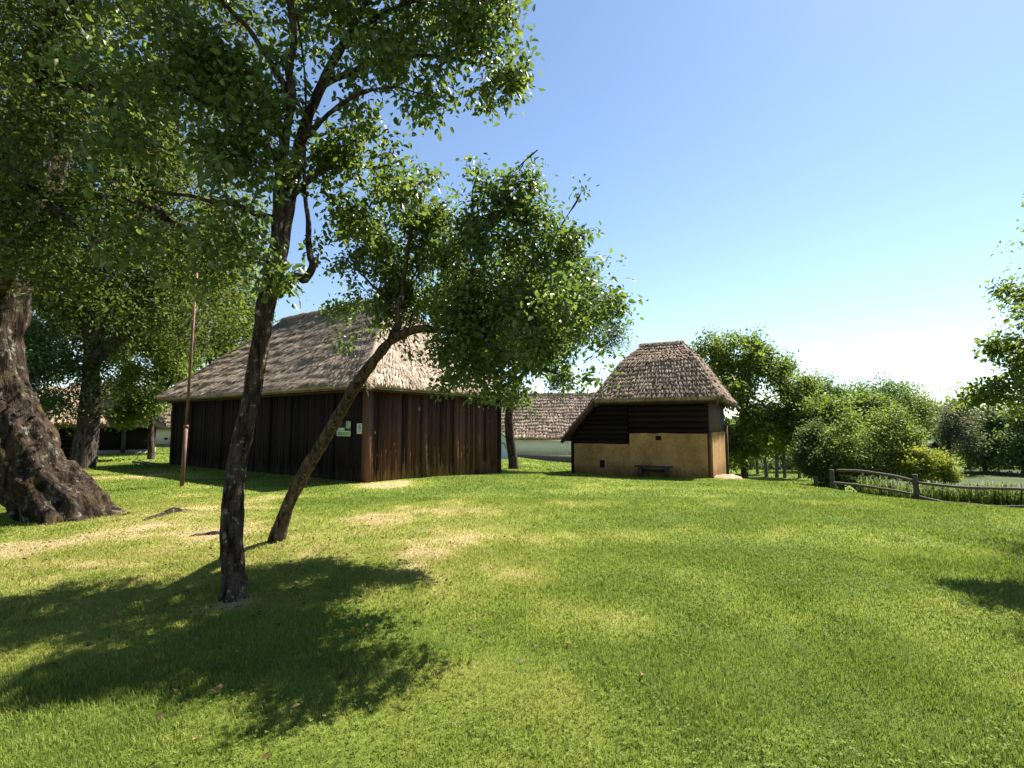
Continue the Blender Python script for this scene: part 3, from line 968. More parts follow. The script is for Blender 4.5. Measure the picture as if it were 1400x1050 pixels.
for k, (px, D, hh, lab, lm, bl) in enumerate([
    (300, 34, 5, 'sunlit yellow-green tree rising behind the left end of the barn roof', 'leaf_olive', [(290, 440, 34, 2.4), (330, 420, 34, 2.2), (260, 470, 34, 2), (300, 380, 34, 2.4), (345, 450, 35, 1.5), (255, 400, 34, 2.2), (310, 470, 33.5, 1.5), (265, 520, 33, 1.2)]),
    (240, 42, 6, 'tall tree further off behind the thatched log house', 'leaf_walnut', [(240, 400, 42, 3.5), (180, 430, 42, 3), (300, 350, 42, 3.5), (220, 500, 42, 3), (150, 480, 42, 2.5), (240, 290, 42, 4), (330, 300, 43, 3)]),
    (20, 36, 6, 'tall tree far left behind the bluish-green tree', 'leaf_far', [(20, 420, 36, 3), (-40, 480, 36, 3), (60, 330, 36, 3.5), (90, 440, 36, 2.5), (-60, 350, 36, 4), (30, 540, 35, 2)])]):
    b = P(px, 600, D)
    b[2] = float(H(b[0], b[1]))
    bg_tree('backdrop_tree', lab, b, hh, .28, [blob(*q) for q in bl], 900, 34, .24, .5, M[lm], M['bark_far'], 50 + k)

# walnut behind the granary
b = P(1018, 640, 29)
b[2] = float(H(b[0], b[1]))
bg_tree('walnut_tree', 'big round walnut tree rising behind the right side of the mud granary', b, 4.2, .2,
        [blob(1010, 500, 29, 1.6), blob(975, 490, 29.5, 1.4), blob(1040, 500, 29, 1.5), blob(1060, 540, 28.5, 1.4), blob(1000, 550, 28.5, 1.5), blob(1030, 480, 29.5, 1.1), blob(960, 480, 30, .8), blob(1040, 580, 28, 1.2), blob(1005, 600, 28, 1.0), blob(1075, 575, 28, .9), blob(1070, 500, 29, .7), blob(1088, 525, 28, .9), blob(1092, 560, 28, .9), blob(1080, 600, 28, .6), blob(985, 600, 28.5, .8), blob(1000, 628, 29, .45), blob(1030, 618, 28, .5), blob(1010, 470, 29.5, .7), blob(985, 640, 30, .3)],
        1200, 34, .19, .3, M['leaf_walnut'], M['bark_far'], 61, droop=.6)

# orchard beyond the granary: one tree, copied
ob = np.zeros(3)
orch = tree('orchard_tree', 'pale-trunked young orchard tree under the walnut, trunk first right of the granary', 'tree', ob,
            [[(0, 0, -.1, .13), (0.02, 0, .5, .11), (.05, .02, 1.3, .10), (.0, .05, 2.2, .07)], [(.04, .02, 1.3, .06), (.5, .1, 2.0, .04), (.9, .2, 2.7, .02)], [(.03, .02, 1.2, .06), (-.5, -.1, 1.9, .04), (-.8, .2, 2.6, .02)], [(0, .05, 1.9, .06), (.1, -.5, 2.6, .02)]],
            [((0, 0, 3.0), 1.1), ((.8, .2, 2.7), .8), ((-.8, .1, 2.6), .8), ((.1, -.8, 2.5), .7), ((0, .7, 3.2), .9), ((.3, -.3, 3.6), .7)], 260, 22, .15, .26, M['leaf_walnut'], M['bark_grey'], seed=65,
            simple=True, sides=8, amp=.015, freq=5, sub=4, twig=.012, twig_sides=3, group='orchard trees beyond the granary')
spots = [(1062, 653, 0, 1.0, 'thinner orchard tree with a slightly leaning dark trunk, beside the pale trunk'), (1048, 652, 2.0, 1.1, None), (1073, 653, 4.1, .95, 'orchard tree with a pale curved trunk, beside the thicker grey trunk'),
         (1093, 654, 5.3, .85, 'orchard tree with a forked low crown, nearest the fence bushes'), (1018, 648, 1.1, .9, 'dark orchard trunk close to the granary corner in walnut shade'), (1036, 648, 3.2, .9, 'thin far orchard tree between the granary corner and the pale trunk')]


def copy_thing(o):
    c = o.copy()
    COL.objects.link(c)
    for ch in list(o.children):
        d = ch.copy()
        COL.objects.link(d)
        d.parent = c
        for gch in list(ch.children):
            e2 = gch.copy()
            COL.objects.link(e2)
            e2.parent = d
    return c


for k, (px, py, rz, sc, lab) in enumerate(spots):
    o = orch if lab is None else copy_thing(orch)
    q = G(px, py)
    o.location = [float(v) for v in q]
    o.rotation_euler = (0, 0, rz)
    o.scale = (sc, sc, sc)
    o['label'] = lab or 'orchard tree with the thickest pale grey trunk, under the walnut crown'

# shrubs along the fence
def shrub(name, label, cat, base, blobs, ncl, nleaf, leaf, sig, lm, seed, **kw):
    rr = np.random.default_rng(seed)
    L = []
    for bb in blobs:
        c = np.asarray(bb[0])
        st = np.asarray(base) + rr.normal(size=3) * np.array([.15, .15, 0])
        L.append([tuple(st + np.array([0, 0, -.1])) + (.045,), tuple((st + c) / 2 + rr.normal(size=3) * .12) + (.03,), tuple(c) + (.008,)])
    return tree(name, label, cat, base, L, blobs, ncl, nleaf, leaf, sig, M[lm], M['bark_far'], seed=seed, simple=True, sides=7, amp=.004, sub=3, twig=.010, twig_sides=3, parent_names=('stems', 'foliage'), **kw)


def gp(px, D):
    q = P(px, 650, D)
    q[2] = float(H(q[0], q[1]))
    return q


shrub('fence_shrub', 'large olive-green shrub arching over the left part of the rail fence', 'shrub', gp(1185, 20.5),
      [blob(1160, 625, 20.3, .75), blob(1190, 590, 20.8, .9), blob(1215, 580, 21, .75), blob(1225, 625, 20.2, .8), blob(1150, 600, 20.8, .6), blob(1195, 640, 20, .6), blob(1240, 600, 20.8, .6), blob(1170, 650, 19.9, .45)],
      1000, 36, .10, .18, 'leaf_olive', 71)
shrub('yellow_shrub', 'low yellow-green shrub behind the fence post above the reeds', 'shrub', gp(1270, 19.5),
      [blob(1262, 635, 19.3, .5), blob(1285, 640, 19.2, .45), blob(1245, 645, 19.2, .4), blob(1298, 655, 19, .28), blob(1265, 665, 18.8, .4), blob(1280, 620, 19.6, .3), blob(1240, 620, 19.7, .4)],
      600, 32, .09, .14, 'leaf_yellow', 73)
shrub('dark_shrub', 'dark green bush casting shade at the left end of the rail fence', 'shrub', gp(1122, 21),
      [blob(1120, 635, 21, .6), blob(1105, 620, 21.5, .6), blob(1135, 650, 20.5, .45), blob(1115, 600, 22, .7), blob(1140, 625, 20.9, .5)], 650, 36, .10, .16, 'leaf_deep', 75)
b = gp(1150, 27)
bg_tree('bushy_tree', 'bushy fresh green tree standing behind the olive shrub', b, 2.5, .14, [blob(1120, 575, 26, 1.2), blob(1150, 560, 27, 1.2), blob(1185, 560, 27, 1.1), blob(1100, 555, 27, 1.0), blob(1135, 590, 26, 1.2), blob(1090, 590, 27, 1.0), blob(1105, 530, 28, .5), blob(1210, 575, 26.5, .9)],
        900, 34, .17, .28, M['leaf_walnut'], M['bark_far'], 77)
shrub('hedge', 'dark hedge closing the orchard behind the pale trunks', 'hedge', gp(1060, 46),
      [blob(px_, 632 - 6 * (k_ % 2), 46 + (k_ % 3), 1.35) for k_, px_ in enumerate(range(975, 1150, 14))], 700, 34, .2, .32, 'leaf_deep', 79)

far = [
    (1125, 44, 4.5, 'leaf_far', 'hazy green tree in the far row, left end above the bushes', [(1120, 552, 44, 2.02), (1140, 542, 44, 1.79), (1105, 532, 45, 1.34), (1095, 557, 44, 1.79)]),
    (1180, 46, 5, 'leaf_far', 'tall rounded tree of the far row directly behind the olive shrub', [(1180, 547, 46, 1.90), (1200, 545, 46, 1.79), (1165, 557, 46, 1.68), (1215, 542, 46.5, 1.23), (1185, 572, 45, 2.02)]),
    (1235, 48, 5, 'leaf_walnut', 'tree of the far row with an uneven feathery top, left of the dusky tree', [(1230, 553, 48, 2.13), (1245, 545, 48, 1.57), (1260, 563, 48, 1.79), (1220, 573, 47, 2.02), (1250, 588, 46, 2.02)]),
    (1302, 42, 4.5, 'leaf_dusk', 'dusky purple-grey thinly leaved tree behind the small hut', [(1295, 573, 42, 1.46), (1315, 571, 42, 1.46), (1305, 593, 42, 1.68), (1285, 598, 42, 1.23), (1325, 598, 42, 1.23), (1308, 558, 42.5, 0.78)]),
    (1350, 44, 4.5, 'leaf_cool', 'fresh bluish-green round tree across the pond, right of the dusky tree', [(1350, 588, 44, 1.90), (1335, 603, 43, 1.68), (1365, 598, 43, 1.90), (1355, 568, 44, 1.34), (1345, 623, 42, 1.57)]),
    (1395, 42, 4.5, 'leaf_far', 'darker green tree across the pond at the picture edge', [(1395, 583, 42, 2.13), (1420, 563, 42, 2.24), (1385, 613, 41, 1.79), (1410, 613, 41, 2.02), (1395, 553, 43, 1.12), (1450, 593, 41, 2.24)]),
    (1275, 52, 5, 'leaf_far', 'grey-green tree showing above the small hut in the far row', [(1275, 568, 52, 2.02), (1260, 583, 52, 1.79), (1290, 583, 52, 1.79), (1275, 603, 50, 2.24)]),
    (1325, 50, 5, 'leaf_walnut', 'warm green tree filling the far row between the dusky tree and the bluish-green tree', [(1325, 580, 50, 1.9), (1315, 600, 50, 1.8), (1340, 595, 50, 1.8), (1330, 620, 48, 1.8)]),
    (1378, 50, 5, 'leaf_olive', 'olive green tree of the far row behind the branches at the picture edge', [(1378, 572, 50, 1.9), (1365, 590, 50, 1.8), (1395, 585, 50, 1.9), (1375, 615, 48, 1.9)]),
]
for k, (px, D, h, lm, lab, bl) in enumerate(far):
    b = gp(px, D)
    bg_tree('far_tree', lab, b, h, .2, [blob(*q) for q in bl], 760 if lm != 'leaf_dusk' else 330, 22, .2, .36, M[lm], M['bark_far'], 80 + k, group='trees across the pond')

# distant wood ring (one mass)
mb = MB()
rr = np.random.default_rng(99)
n = 26000
az = rr.uniform(-math.pi * .62, math.pi * .62, n)
D = rr.uniform(95, 130, n)
x = np.sin(az) * D
y = np.cos(az) * D
top = 4 + 5 * fbm(np.stack([x, y], -1) * .07, 3, 3)
z = H(x, y) + top * rr.random(n) ** .7
pos = np.stack([x, y, z], -1)
add_leaves(mb, pos, rr.normal(size=(n, 3)), rr.normal(size=(n, 3)) * .6 + np.array([0, 0, .6]), rr.uniform(.7, 1.6, n), rr.uniform(.6, 1.3, n), rr.random(n), True)
w = mb.build('woodland', M['leaf_far'])
tag(w, 'distant belt of woodland closing the horizon behind the museum village', 'woods', 'stuff')


# ------------------------------------------------------------------ thatch
def lerp(a, b, t):
    return a + (b - a) * t


def bil(A, B, C, D, u, v):
    u = u[..., None]
    v = v[..., None]
    return (A * (1 - u) + B * u) * (1 - v) + (D * (1 - u) + C * u) * v


def thatch(mb, A, B, C, D, straw=4000, course=.36, amp=.05, thick=.15, cell=.11, slen=.34, sw=.022, cols=0, seed=1, fringe=1.0, lift=.035, under=True, sag=.03):
    r = np.random.default_rng(seed)
    A, B, C, D = [np.asarray(q, float) for q in (A, B, C, D)]
    wid = max(np.linalg.norm(B - A), np.linalg.norm(C - D))
    hgt = max(np.linalg.norm(D - A), np.linalg.norm(C - B))
    nu, nv = max(4, int(wid / cell)), max(4, int(hgt / (cell * .8)))
    nrm = np.cross(B - A, (D + C) / 2 - (A + B) / 2)
    nrm /= np.linalg.norm(nrm)
    if nrm[2] < 0:
        nrm = -nrm

    def disp(u, v):
        p = bil(A, B, C, D, u, v)
        s = v * hgt / course + (.75 if cols else 1.3) * fbm(p * (1.1 if cols else .8), seed, 2)
        saw = 1 - (s - np.floor(s))
        d = amp * (saw ** 1.5) + .07 * (fbm(p * 1.6, seed + 4, 3) - .5) + .06 * (fbm(p * 4.5, seed + 5, 3) - .5) + (0 if cols else .10) * (fbm(p * np.array([1.3, 1.3, 5.0]), seed + 11, 3) - .5)
        if cols:
            k = np.floor(s)
            ph = u * wid / cols + 1.2 * fbm(p * 2.3, seed + 13, 2) + _hash(k.astype(np.int64), k.astype(np.int64) * 3, k.astype(np.int64), seed)
            d = d + amp * .9 * np.abs(np.sin(ph * math.pi)) * (.4 + .6 * saw)
        d = d - sag * np.sin(np.pi * np.clip(v, 0, 1)) * np.sin(np.pi * u)
        return p, d
    uu, vv = np.meshgrid(np.linspace(0, 1, nu + 1), np.linspace(0, 1, nv + 1))
    p, d = disp(uu, vv)
    top = p + nrm * d[..., None]
    top[0, :, :] += ((A - D) / np.linalg.norm(A - D))[None] * (.05 * (fbm(p[0] * 5, seed + 9, 2)[:, None] - .3))
    ii = (np.arange(nv)[:, None] * (nu + 1) + np.arange(nu)[None, :])
    q = np.stack([ii, ii + 1, ii + nu + 2, ii + nu + 1], -1).reshape(-1, 4)
    mb.add(top.reshape(-1, 3), q, rnd=np.clip(.25 + .45 * fbm(p.reshape(-1, 3) * 9, seed + 2, 2), 0, 1))
    if under:
        dn = np.array([0, 0, -thick])
        row0 = top[0]
        low = p[0] + dn * (.9 + .2 * fbm(p[0] * 4, seed + 6, 2))[:, None] + norm((D + C) - (A + B))[None] * thick * .9 * np.array([1, 1, 0])
        k = np.arange(nu)
        m = nu + 1
        mb.add(np.concatenate([row0, low]), np.stack([k, k + m, k + m + 1, k + 1], -1), rnd=np.clip(.3 + .5 * r.random(2 * m), 0, 1))
        mb.add(np.array([A, B, C, D]) + dn, [[0, 3, 2, 1]], rnd=.1)
        for (a, bb) in ((A, D), (B, C)):
            mb.add(np.array([a, bb, bb + dn, a + dn]), [[0, 1, 2, 3]], rnd=.3)
    # loose straw
    n = straw
    u = r.random(n)
    v = r.random(n) * 1.0
    # narrow to the triangle when the top edge is short
    wtop = np.linalg.norm(C - D) / wid
    keep = r.random(n) < (1 - v) + v * max(wtop, .02)
    u, v = u[keep], v[keep]
    if fringe > 0:
        nf = int(wid * 70 * fringe)
        u = np.concatenate([u, r.random(nf)])
        v = np.concatenate([v, r.uniform(-.01, .03, nf)])
    n = len(u)
    p, d = disp(u, v)
    dl = lerp((A - D), (B - C), u[:, None])
    dl = norm(dl) + norm(B - A)[None] * r.normal(size=(n, 1)) * .16
    dl = norm(dl)
    sd = norm(np.cross(dl, nrm[None]))
    L = slen * r.uniform(.4, 1.2, n)[:, None]
    w = sw * r.uniform(.5, 1.3, n)[:, None]
    b = p + nrm * (d + .004)[:, None] - dl * L * .6
    ee = b + dl * L + nrm[None] * (lift * r.uniform(-.1, 1.2, n)[:, None])
    mid = (b + ee) / 2 + nrm[None] * .012
    V = np.stack([b - sd * w * .4, b + sd * w * .4, mid + sd * w * .5, mid - sd * w * .5, ee + sd * w * .3, ee - sd * w * .3], 1).reshape(-1, 3)
    o = np.arange(n)[:, None] * 6
    mb.add(V, np.concatenate([o + np.array([0, 1, 2, 3]), o + np.array([3, 2, 4, 5])]), None,
           np.repeat(np.clip(.2 + .35 * fbm(p * 2.2, seed + 3, 3) + .5 * r.normal(size=n) * .45 + .12, 0, 1), 6))


def straw_roll(mb, a, b, rad, n, seed, rnd0=.35, slen=.3, sw=.02):
    """bundle of straw laid along a hip or ridge"""
    r = np.random.default_rng(seed)
    a = np.asarray(a, float)
    b = np.asarray(b, float)
    ts = np.linspace(0, 1, 24)
    pts = a[None] + (b - a)[None] * ts[:, None] + r.normal(size=(24, 3)) * rad * .08
    mb.tube(pts, rad * (1 + .12 * r.normal(size=24)), 10, rad * .25, 4, rnd=rnd0)
    t = norm(b - a)
    s = norm(np.cross(t, np.array([0, 0, 1.0])))
    up = np.cross(s, t)
    k = r.random(n)
    an = r.uniform(-.3, math.pi + .3, n)
    rad_d = s[None] * np.cos(an)[:, None] + up[None] * np.sin(an)[:, None]
    p = a[None] + (b - a)[None] * k[:, None] + rad_d * rad * 1.02
    tang = s[None] * -np.sin(an)[:, None] + up[None] * np.cos(an)[:, None]
    sgn = np.where(an < math.pi / 2, -1, 1)[:, None]
    d = norm(tang * sgn + t[None] * r.normal(size=(n, 1)) * .5)
    sd = np.cross(d, rad_d)
    L = slen * r.uniform(.4, 1.1, n)[:, None]
    w = sw * r.uniform(.5, 1.3, n)[:, None]
    e2 = p + d * L - np.array([0, 0, 1.0]) * L * .35 + rad_d * .02
    V = np.stack([p - sd * w * .5, p + sd * w * .5, e2 + sd * w * .3, e2 - sd * w * .3], 1).reshape(-1, 3)
    mb.add(V, np.arange(n)[:, None] * 4 + np.array([0, 1, 2, 3]), None, np.repeat(np.clip(r.normal(.45, .25, n), 0, 1), 4))


# ------------------------------------------------------------------ barn
UP = np.array([0, 0, 1.0])
bz = float(BC[2])
barn = thing('barn', 'long dark plank barn with big grey thatched hip roof at the lawn edge', 'barn', BC)


def bp(l, r_, z):
    return BC * np.array([1, 1, 0]) + BL * l + BR * r_ + UP * z


EZ = 2.78                                        # wall top
RZ = 6.6                                         # ridge


def plank_wall(o0, dirv, nrm, length, ztop, rs, wmin, wmax, name, mat, parent):
    mb = MB()
    x = 0.0
    rr = np.random.default_rng(rs)
    while x < length - .02:
        w = min(rr.uniform(wmin, wmax), length - x)
        c = o0 + dirv * (x + w / 2)
        zb = float(H(c[0], c[1])) - .02 + rr.uniform(-.02, .05)
        dpt = rr.uniform(0, .028)
        h = ztop - zb
        tl = rr.normal() * .004
        ax2 = norm(UP + dirv * tl)
        mb.box(c * np.array([1, 1, 0]) + nrm * (dpt - .02) + UP * (zb + h / 2), (dirv, nrm, ax2), (w / 2 - rr.uniform(.002, .007), .028, h / 2), np.clip(rr.normal(.45, .28), 0, 1))
        x += w
    return mb.build(name, mat, parent)


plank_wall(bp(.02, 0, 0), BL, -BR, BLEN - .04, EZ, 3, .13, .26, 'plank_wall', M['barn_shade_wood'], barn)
plank_wall(bp(0, .02, 0), BR, -BL, BWID - .04, EZ, 5, .11, .24, 'plank_wall', M['barn_sunlit_wood'], barn)
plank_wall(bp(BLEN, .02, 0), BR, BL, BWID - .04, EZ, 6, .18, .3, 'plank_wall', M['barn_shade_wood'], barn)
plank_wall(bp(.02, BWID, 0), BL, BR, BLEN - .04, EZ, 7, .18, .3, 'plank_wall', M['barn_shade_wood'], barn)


def barn_post(l, r_, off, w, rnd, mat='post_wood'):
    mb = MB()
    c = bp(l, r_, 0)
    zb = float(H(c[0], c[1])) - .03
    cc = c * np.array([1, 1, 0]) + off
    mb.box(cc + UP * (zb + EZ) / 2, (BL, BR, UP), (w / 2, w / 2, (EZ - zb) / 2), rnd)
    o = mb.build('post', M[mat], barn)
    return o


barn_post(-.02, -.02, np.zeros(3), .2, .5)
for rpos, rnd in ((2.35, .25), (3.95, .35), (5.2, .15)):
    barn_post(0, rpos, -BL * .03, .17, rnd)
for lpos in (1.55, 3.9, 5.2, 8.6, 11.2):
    barn_post(lpos, 0, -BR * .02, .14, .15, 'barn_shade_wood')
barn_post(BLEN, 0, np.zeros(3), .18, .2, 'barn_shade_wood')
barn_post(0, BWID, np.zeros(3), .18, .2, 'barn_shade_wood')
mb = MB()                                        # eave beams under the thatch
for (a, b_) in ((bp(-.3, -.12, EZ), bp(BLEN + .3, -.12, EZ)), (bp(-.14, -.3, EZ + .004), bp(-.14, BWID + .3, EZ + .004))):
    dv = norm(b_ - a)
    mb.box((a + b_) / 2, (dv, np.cross(UP, dv), UP), (np.linalg.norm(b_ - a) / 2, .08, .09), .3)
mb.build('eave_beam', M['beam_wood'], barn)

of, os_ = .55, .42
e00 = bp(-os_, -of, EZ + .12)
e10 = bp(BLEN + .4, -of, EZ + .12)
e01 = bp(-os_, BWID + of, EZ + .12)
e11 = bp(BLEN + .5, BWID + of, EZ + .12)
r0 = bp(2.7, BWID / 2, RZ)
r1 = bp(BLEN - 2.9, BWID / 2, RZ)
mb = MB()
thatch(mb, e10, e00, r0, r1, straw=38000, seed=3, course=.6, amp=.04, slen=.36, lift=.07, sw=.028)
thatch(mb, e00, e01, r0, r0 + BR * .02, straw=15000, seed=5, course=.42, amp=.06, slen=.36, lift=.05, sw=.024)
thatch(mb, e11, e10, r1, r1 + BR * .02, straw=5000, seed=7, course=.42, amp=.06)
thatch(mb, e01, e11, r1, r0, straw=3000, seed=8, course=.42, amp=.06)
roof = mb.build('thatched_roof', M['thatch'], barn)
mb = MB()
straw_roll(mb, r0 + UP * .02 - BL * .15, r1 + UP * .02 + BL * .15, .17, 2500, 12)
mb.build('ridge_roll', M['thatch'], roof)
for k, (a, b_) in enumerate(((e00, r0), (e10, r1), (e01, r0), (e11, r1))):
    mb = MB()
    straw_roll(mb, a + UP * .0, b_ + UP * .02, .10, 2200, 20 + k)
    mb.build('hip_roll', M['thatch'], roof)

# notice board and number plate on the barn
def on_left(px, py, off=.03):
    r_ = ray(px, py)
    # intersection with the left wall plane
    o0 = bp(0, 0, 0) - BR * off
    t = np.dot(o0 - np.array([0, 0, EYE]), BR) / np.dot(r_, BR)
    return np.array([0, 0, EYE]) + r_ * t


def wallrect(mb, x0, y0, x1, y1, off, th=.006, tilt=0.0, rnd=.5):
    a = on_left(x0, y1, off)
    b_ = on_left(x1, y0, off)
    c = (a + b_) / 2
    w = abs(np.dot(b_ - a, BL)) / 2
    h = abs(b_[2] - a[2]) / 2
    u = BL * math.cos(tilt) + UP * math.sin(tilt)
    v = -BL * math.sin(tilt) + UP * math.cos(tilt)
    mb.box(c, (u, BR, v), (w, th, h), rnd)


q = on_left(470, 586, .05)
nb = thing('notice_board', 'small notice board with green band and striped corner picture on the barn wall', 'sign', q)
mb = MB(); wallrect(mb, 458, 575, 480, 597, .045, .012); mb.build('board', M['sign_dark'], nb)
mb = MB(); wallrect(mb, 460.5, 589, 479.2, 596.2, .062); mb.build('frame', M['sign_white'], nb)
mb = MB(); wallrect(mb, 461.8, 590.4, 478, 595, .071); mb.build('green_band', M['sign_green'], nb)
mb = MB(); wallrect(mb, 460.5, 584.8, 471, 588.8, .063); mb.build('text_panel', M['sign_pale'], nb)
mb = MB(); wallrect(mb, 473, 576, 479.6, 586, .064, tilt=.12); sp = mb.build('picture_strip', M['sign_pale'], nb)
mb = MB()
for k in range(3):
    wallrect(mb, 473.7, 577.4 + k * 3, 478.6, 579 + k * 3, .073, .004, tilt=.3)
mb.build('dark_stripes', M['sign_green'], sp)

q = on_left(491.5, 586, .05)
ns = thing('number_sign', 'narrow off-white upright plate with a dark looped numeral beside the barn corner', 'sign', q)
mb = MB(); wallrect(mb, 488, 578.8, 495.2, 593.2, .045, .010); mb.build('plate', M['sign_white'], ns)
mb = MB()
c = on_left(491.6, 584.3, .062)
pts = []
for k in range(30):                               # a figure six
    t = k / 29
    if t < .35:
        s = t / .35
        pts.append((-.036 + .0 * s + .052 * (1 - s) ** 2, .085 - .10 * s))
    else:
        a = math.pi - (t - .35) / .65 * 2 * math.pi
        pts.append((.0 + .036 * math.cos(a), -.028 - .04 * -math.sin(a) * 1.0))
mb.tube([c + (-BL) * x_ + UP * y_ for x_, y_ in pts], .009, 6, cap=True)
mb.build('numeral', M['sign_ink'], ns)
mb = MB(); wallrect(mb, 489.8, 588.6, 493.6, 591, .058, .004); mb.build('small_text', M['sign_pale'], ns)

# bare soil strip at the barn corner is a low heap of dirt
# ------------------------------------------------------------------ granary
gz = float(GP[2])
gran = thing('granary', 'small mud-walled granary with dark log upper storey and hipped thatched roof', 'granary', GP)


def gpnt(a, b_, z):
    return GP * np.array([1, 1, 0]) + GA * a + GB * b_ + UP * z


def slab(mb, a0, a1, b0, b1, z0, z1, rnd=.5):
    c = gpnt((a0 + a1) / 2, (b0 + b1) / 2, (z0 + z1) / 2)
    mb.box(c, (GA, GB, UP), ((a1 - a0) / 2, (b1 - b0) / 2, (z1 - z0) / 2), rnd)


def mudface(mb, o0, du, dv_up, wid, z0, z1, nrm, seed, th=.25, topwav=.02):
    nu, nv = int(wid / .06) + 1, int((z1 - z0) / .06) + 1
    uu, vv = np.meshgrid(np.linspace(0, 1, nu), np.linspace(0, 1, nv))
    p = o0[None, None] * np.array([1, 1, 0]) + du[None, None] * (uu * wid)[..., None] + UP * (z0 + (z1 - z0) * vv)[..., None]
    p[-1, :, 2] += topwav * (fbm(p[-1] * 3, seed, 2) - .5) * 2
    d = .05 * (fbm(p * 1.7, seed, 4) - .5) + .014 * (fbm(p * np.array([4, 4, 11]), seed + 3, 3) - .5)
    d = d * np.clip(np.minimum(uu, 1 - uu) * 12, .25, 1)
    p = p + nrm[None, None] * d[..., None]
    ii = (np.arange(nv - 1)[:, None] * nu + np.arange(nu - 1)[None, :])
    mb.add(p.reshape(-1, 3), np.stack([ii, ii + 1, ii + nu + 1, ii + nu], -1).reshape(-1, 4))
    # ledge on top and returns
    t = p[-1]
    bk = t - nrm * th
    k = np.arange(nu - 1)
    mb.add(np.concatenate([t, bk]), np.stack([k, k + 1, k + nu + 1, k + nu], -1))
    for col in (p[:, 0], p[:, -1]):
        m = len(col)
        k = np.arange(m - 1)
        mb.add(np.concatenate([col, col - nrm * th]), np.stack([k, k + 1, k + m + 1, k + m], -1))


MZ1, MZ2, TZ = 1.38, .93, 2.74
zlo = gz - .7
SPL = 3.12
mb = MB()
mudface(mb, gpnt(.10, -.10, 0), GA, UP, SPL - .10, zlo, MZ1, -GB, 3)
mw = mb.build('mud_wall', M['mud'], gran)
mb = MB()
mudface(mb, gpnt(SPL + .01, -.04, 0), GA, UP, GLEN - SPL, zlo, MZ2, -GB, 5)
mb.build('mud_wall', M['mud'], gran)
mb = MB()
mudface(mb, gpnt(-.06, .08, 0), GB, UP, GDEP - .3, zlo, MZ1 + .05, -GA, 7, topwav=.05)
mb.build('side_wall', M['mud'], gran)
mb = MB()
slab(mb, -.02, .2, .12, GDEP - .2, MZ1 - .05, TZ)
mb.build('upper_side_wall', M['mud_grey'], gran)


def log_wall(a0, a1, z0, z1, bface, name='log_wall', n=None, taper=None):
    mb = MB()
    n = n or int((z1 - z0) / .2)
    rr = np.random.default_rng(int(a0 * 10) + 3)
    for k in range(n):
        zc = z0 + (k + .5) * (z1 - z0) / n
        a1k = a1 if taper is None else min(a1, taper(zc + .1))
        a, b_ = gpnt(a0, bface, zc), gpnt(a1k, bface, zc)
        pts = [lerp(a, b_, t) + UP * rr.normal() * .006 for t in np.linspace(0, 1, 8)]
        mb.tube(pts, (z1 - z0) / n * .52, 8, .012, 3, rnd=np.clip(rr.normal(.4, .25), 0, 1))
    return mb.build(name, M['log_wood'], gran)


def left_roof_a(z):
    return float(np.interp(z, [1.13, 2.73, 5.4], [5.85, 4.50, 3.2]))


log_wall(.05, SPL + .05, MZ1 - .02, TZ, .06)
log_wall(SPL + .10, GLEN, MZ2 - .02, TZ, .07, taper=lambda z: left_roof_a(z) - .05)
for (a, b_, w) in ((.03, -.03, .11), (SPL + .02, .0, .07), (GLEN - .02, .0, .13)):
    mb = MB()
    slab(mb, a - w / 2, a + w / 2, b_ - w / 2, b_ + w / 2, zlo, MZ1 + .03 if a < 1 else MZ2 + .2, .4)
    mb.build('corner_post', M['log_wood'] if a > 1 else M['post_wood'], gran)
mb = MB()
slab(mb, -.16, -.02, GDEP - .34, GDEP - .14, zlo, MZ1 + .35, .4)
mb.build('corner_post', M['post_wood'], gran)
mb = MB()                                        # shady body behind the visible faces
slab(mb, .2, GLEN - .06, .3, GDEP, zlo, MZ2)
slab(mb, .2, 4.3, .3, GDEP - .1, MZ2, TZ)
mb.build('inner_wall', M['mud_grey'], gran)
# vent openings, near-black panels paint the shade inside a wooden surround
for (a, z, w, h, nm, bf) in ((1.94, 1.2, .17, .13, 'vent', -.115), (4.3, gz + .42, .14, .25, 'vent', -.055)):
    mb = MB()
    slab(mb, a - w / 2 - .02, a + w / 2 + .02, bf - .03, bf + .05, z - h / 2 - .02, z - h / 2)
    slab(mb, a - w / 2 - .02, a + w / 2 + .02, bf - .03, bf + .05, z + h / 2, z + h / 2 + .02)
    slab(mb, a - w / 2 - .02, a - w / 2, bf - .03, bf + .05, z - h / 2, z + h / 2)
    slab(mb, a + w / 2, a + w / 2 + .02, bf - .03, bf + .05, z - h / 2, z + h / 2)
    v = mb.build(nm, M['log_wood'], gran)
    mb = MB()
    slab(mb, a - w / 2, a + w / 2, bf - .022, bf + .02, z - h / 2, z + h / 2)
    mb.build('opening_shade_panel', M['hole_shade'], v)
# roof
GR0, GR1 = gpnt(1.44, GDEP / 2, 5.38), gpnt(3.2, GDEP / 2, 5.38)
ef0, ef1 = gpnt(-.48, -.42, TZ + .02), gpnt(4.58, -.42, TZ + .02)
eb0, eb1 = gpnt(-.48, GDEP + .4, TZ + .02), gpnt(4.58, GDEP + .4, TZ + .02)
lf, lb = gpnt(6.0, -.42, 1.14), gpnt(6.0, GDEP + .4, 1.14)
mb = MB()


def knee(p, q, t=.55, up=.26):
    return lerp(np.asarray(p), np.asarray(q), t) + UP * up


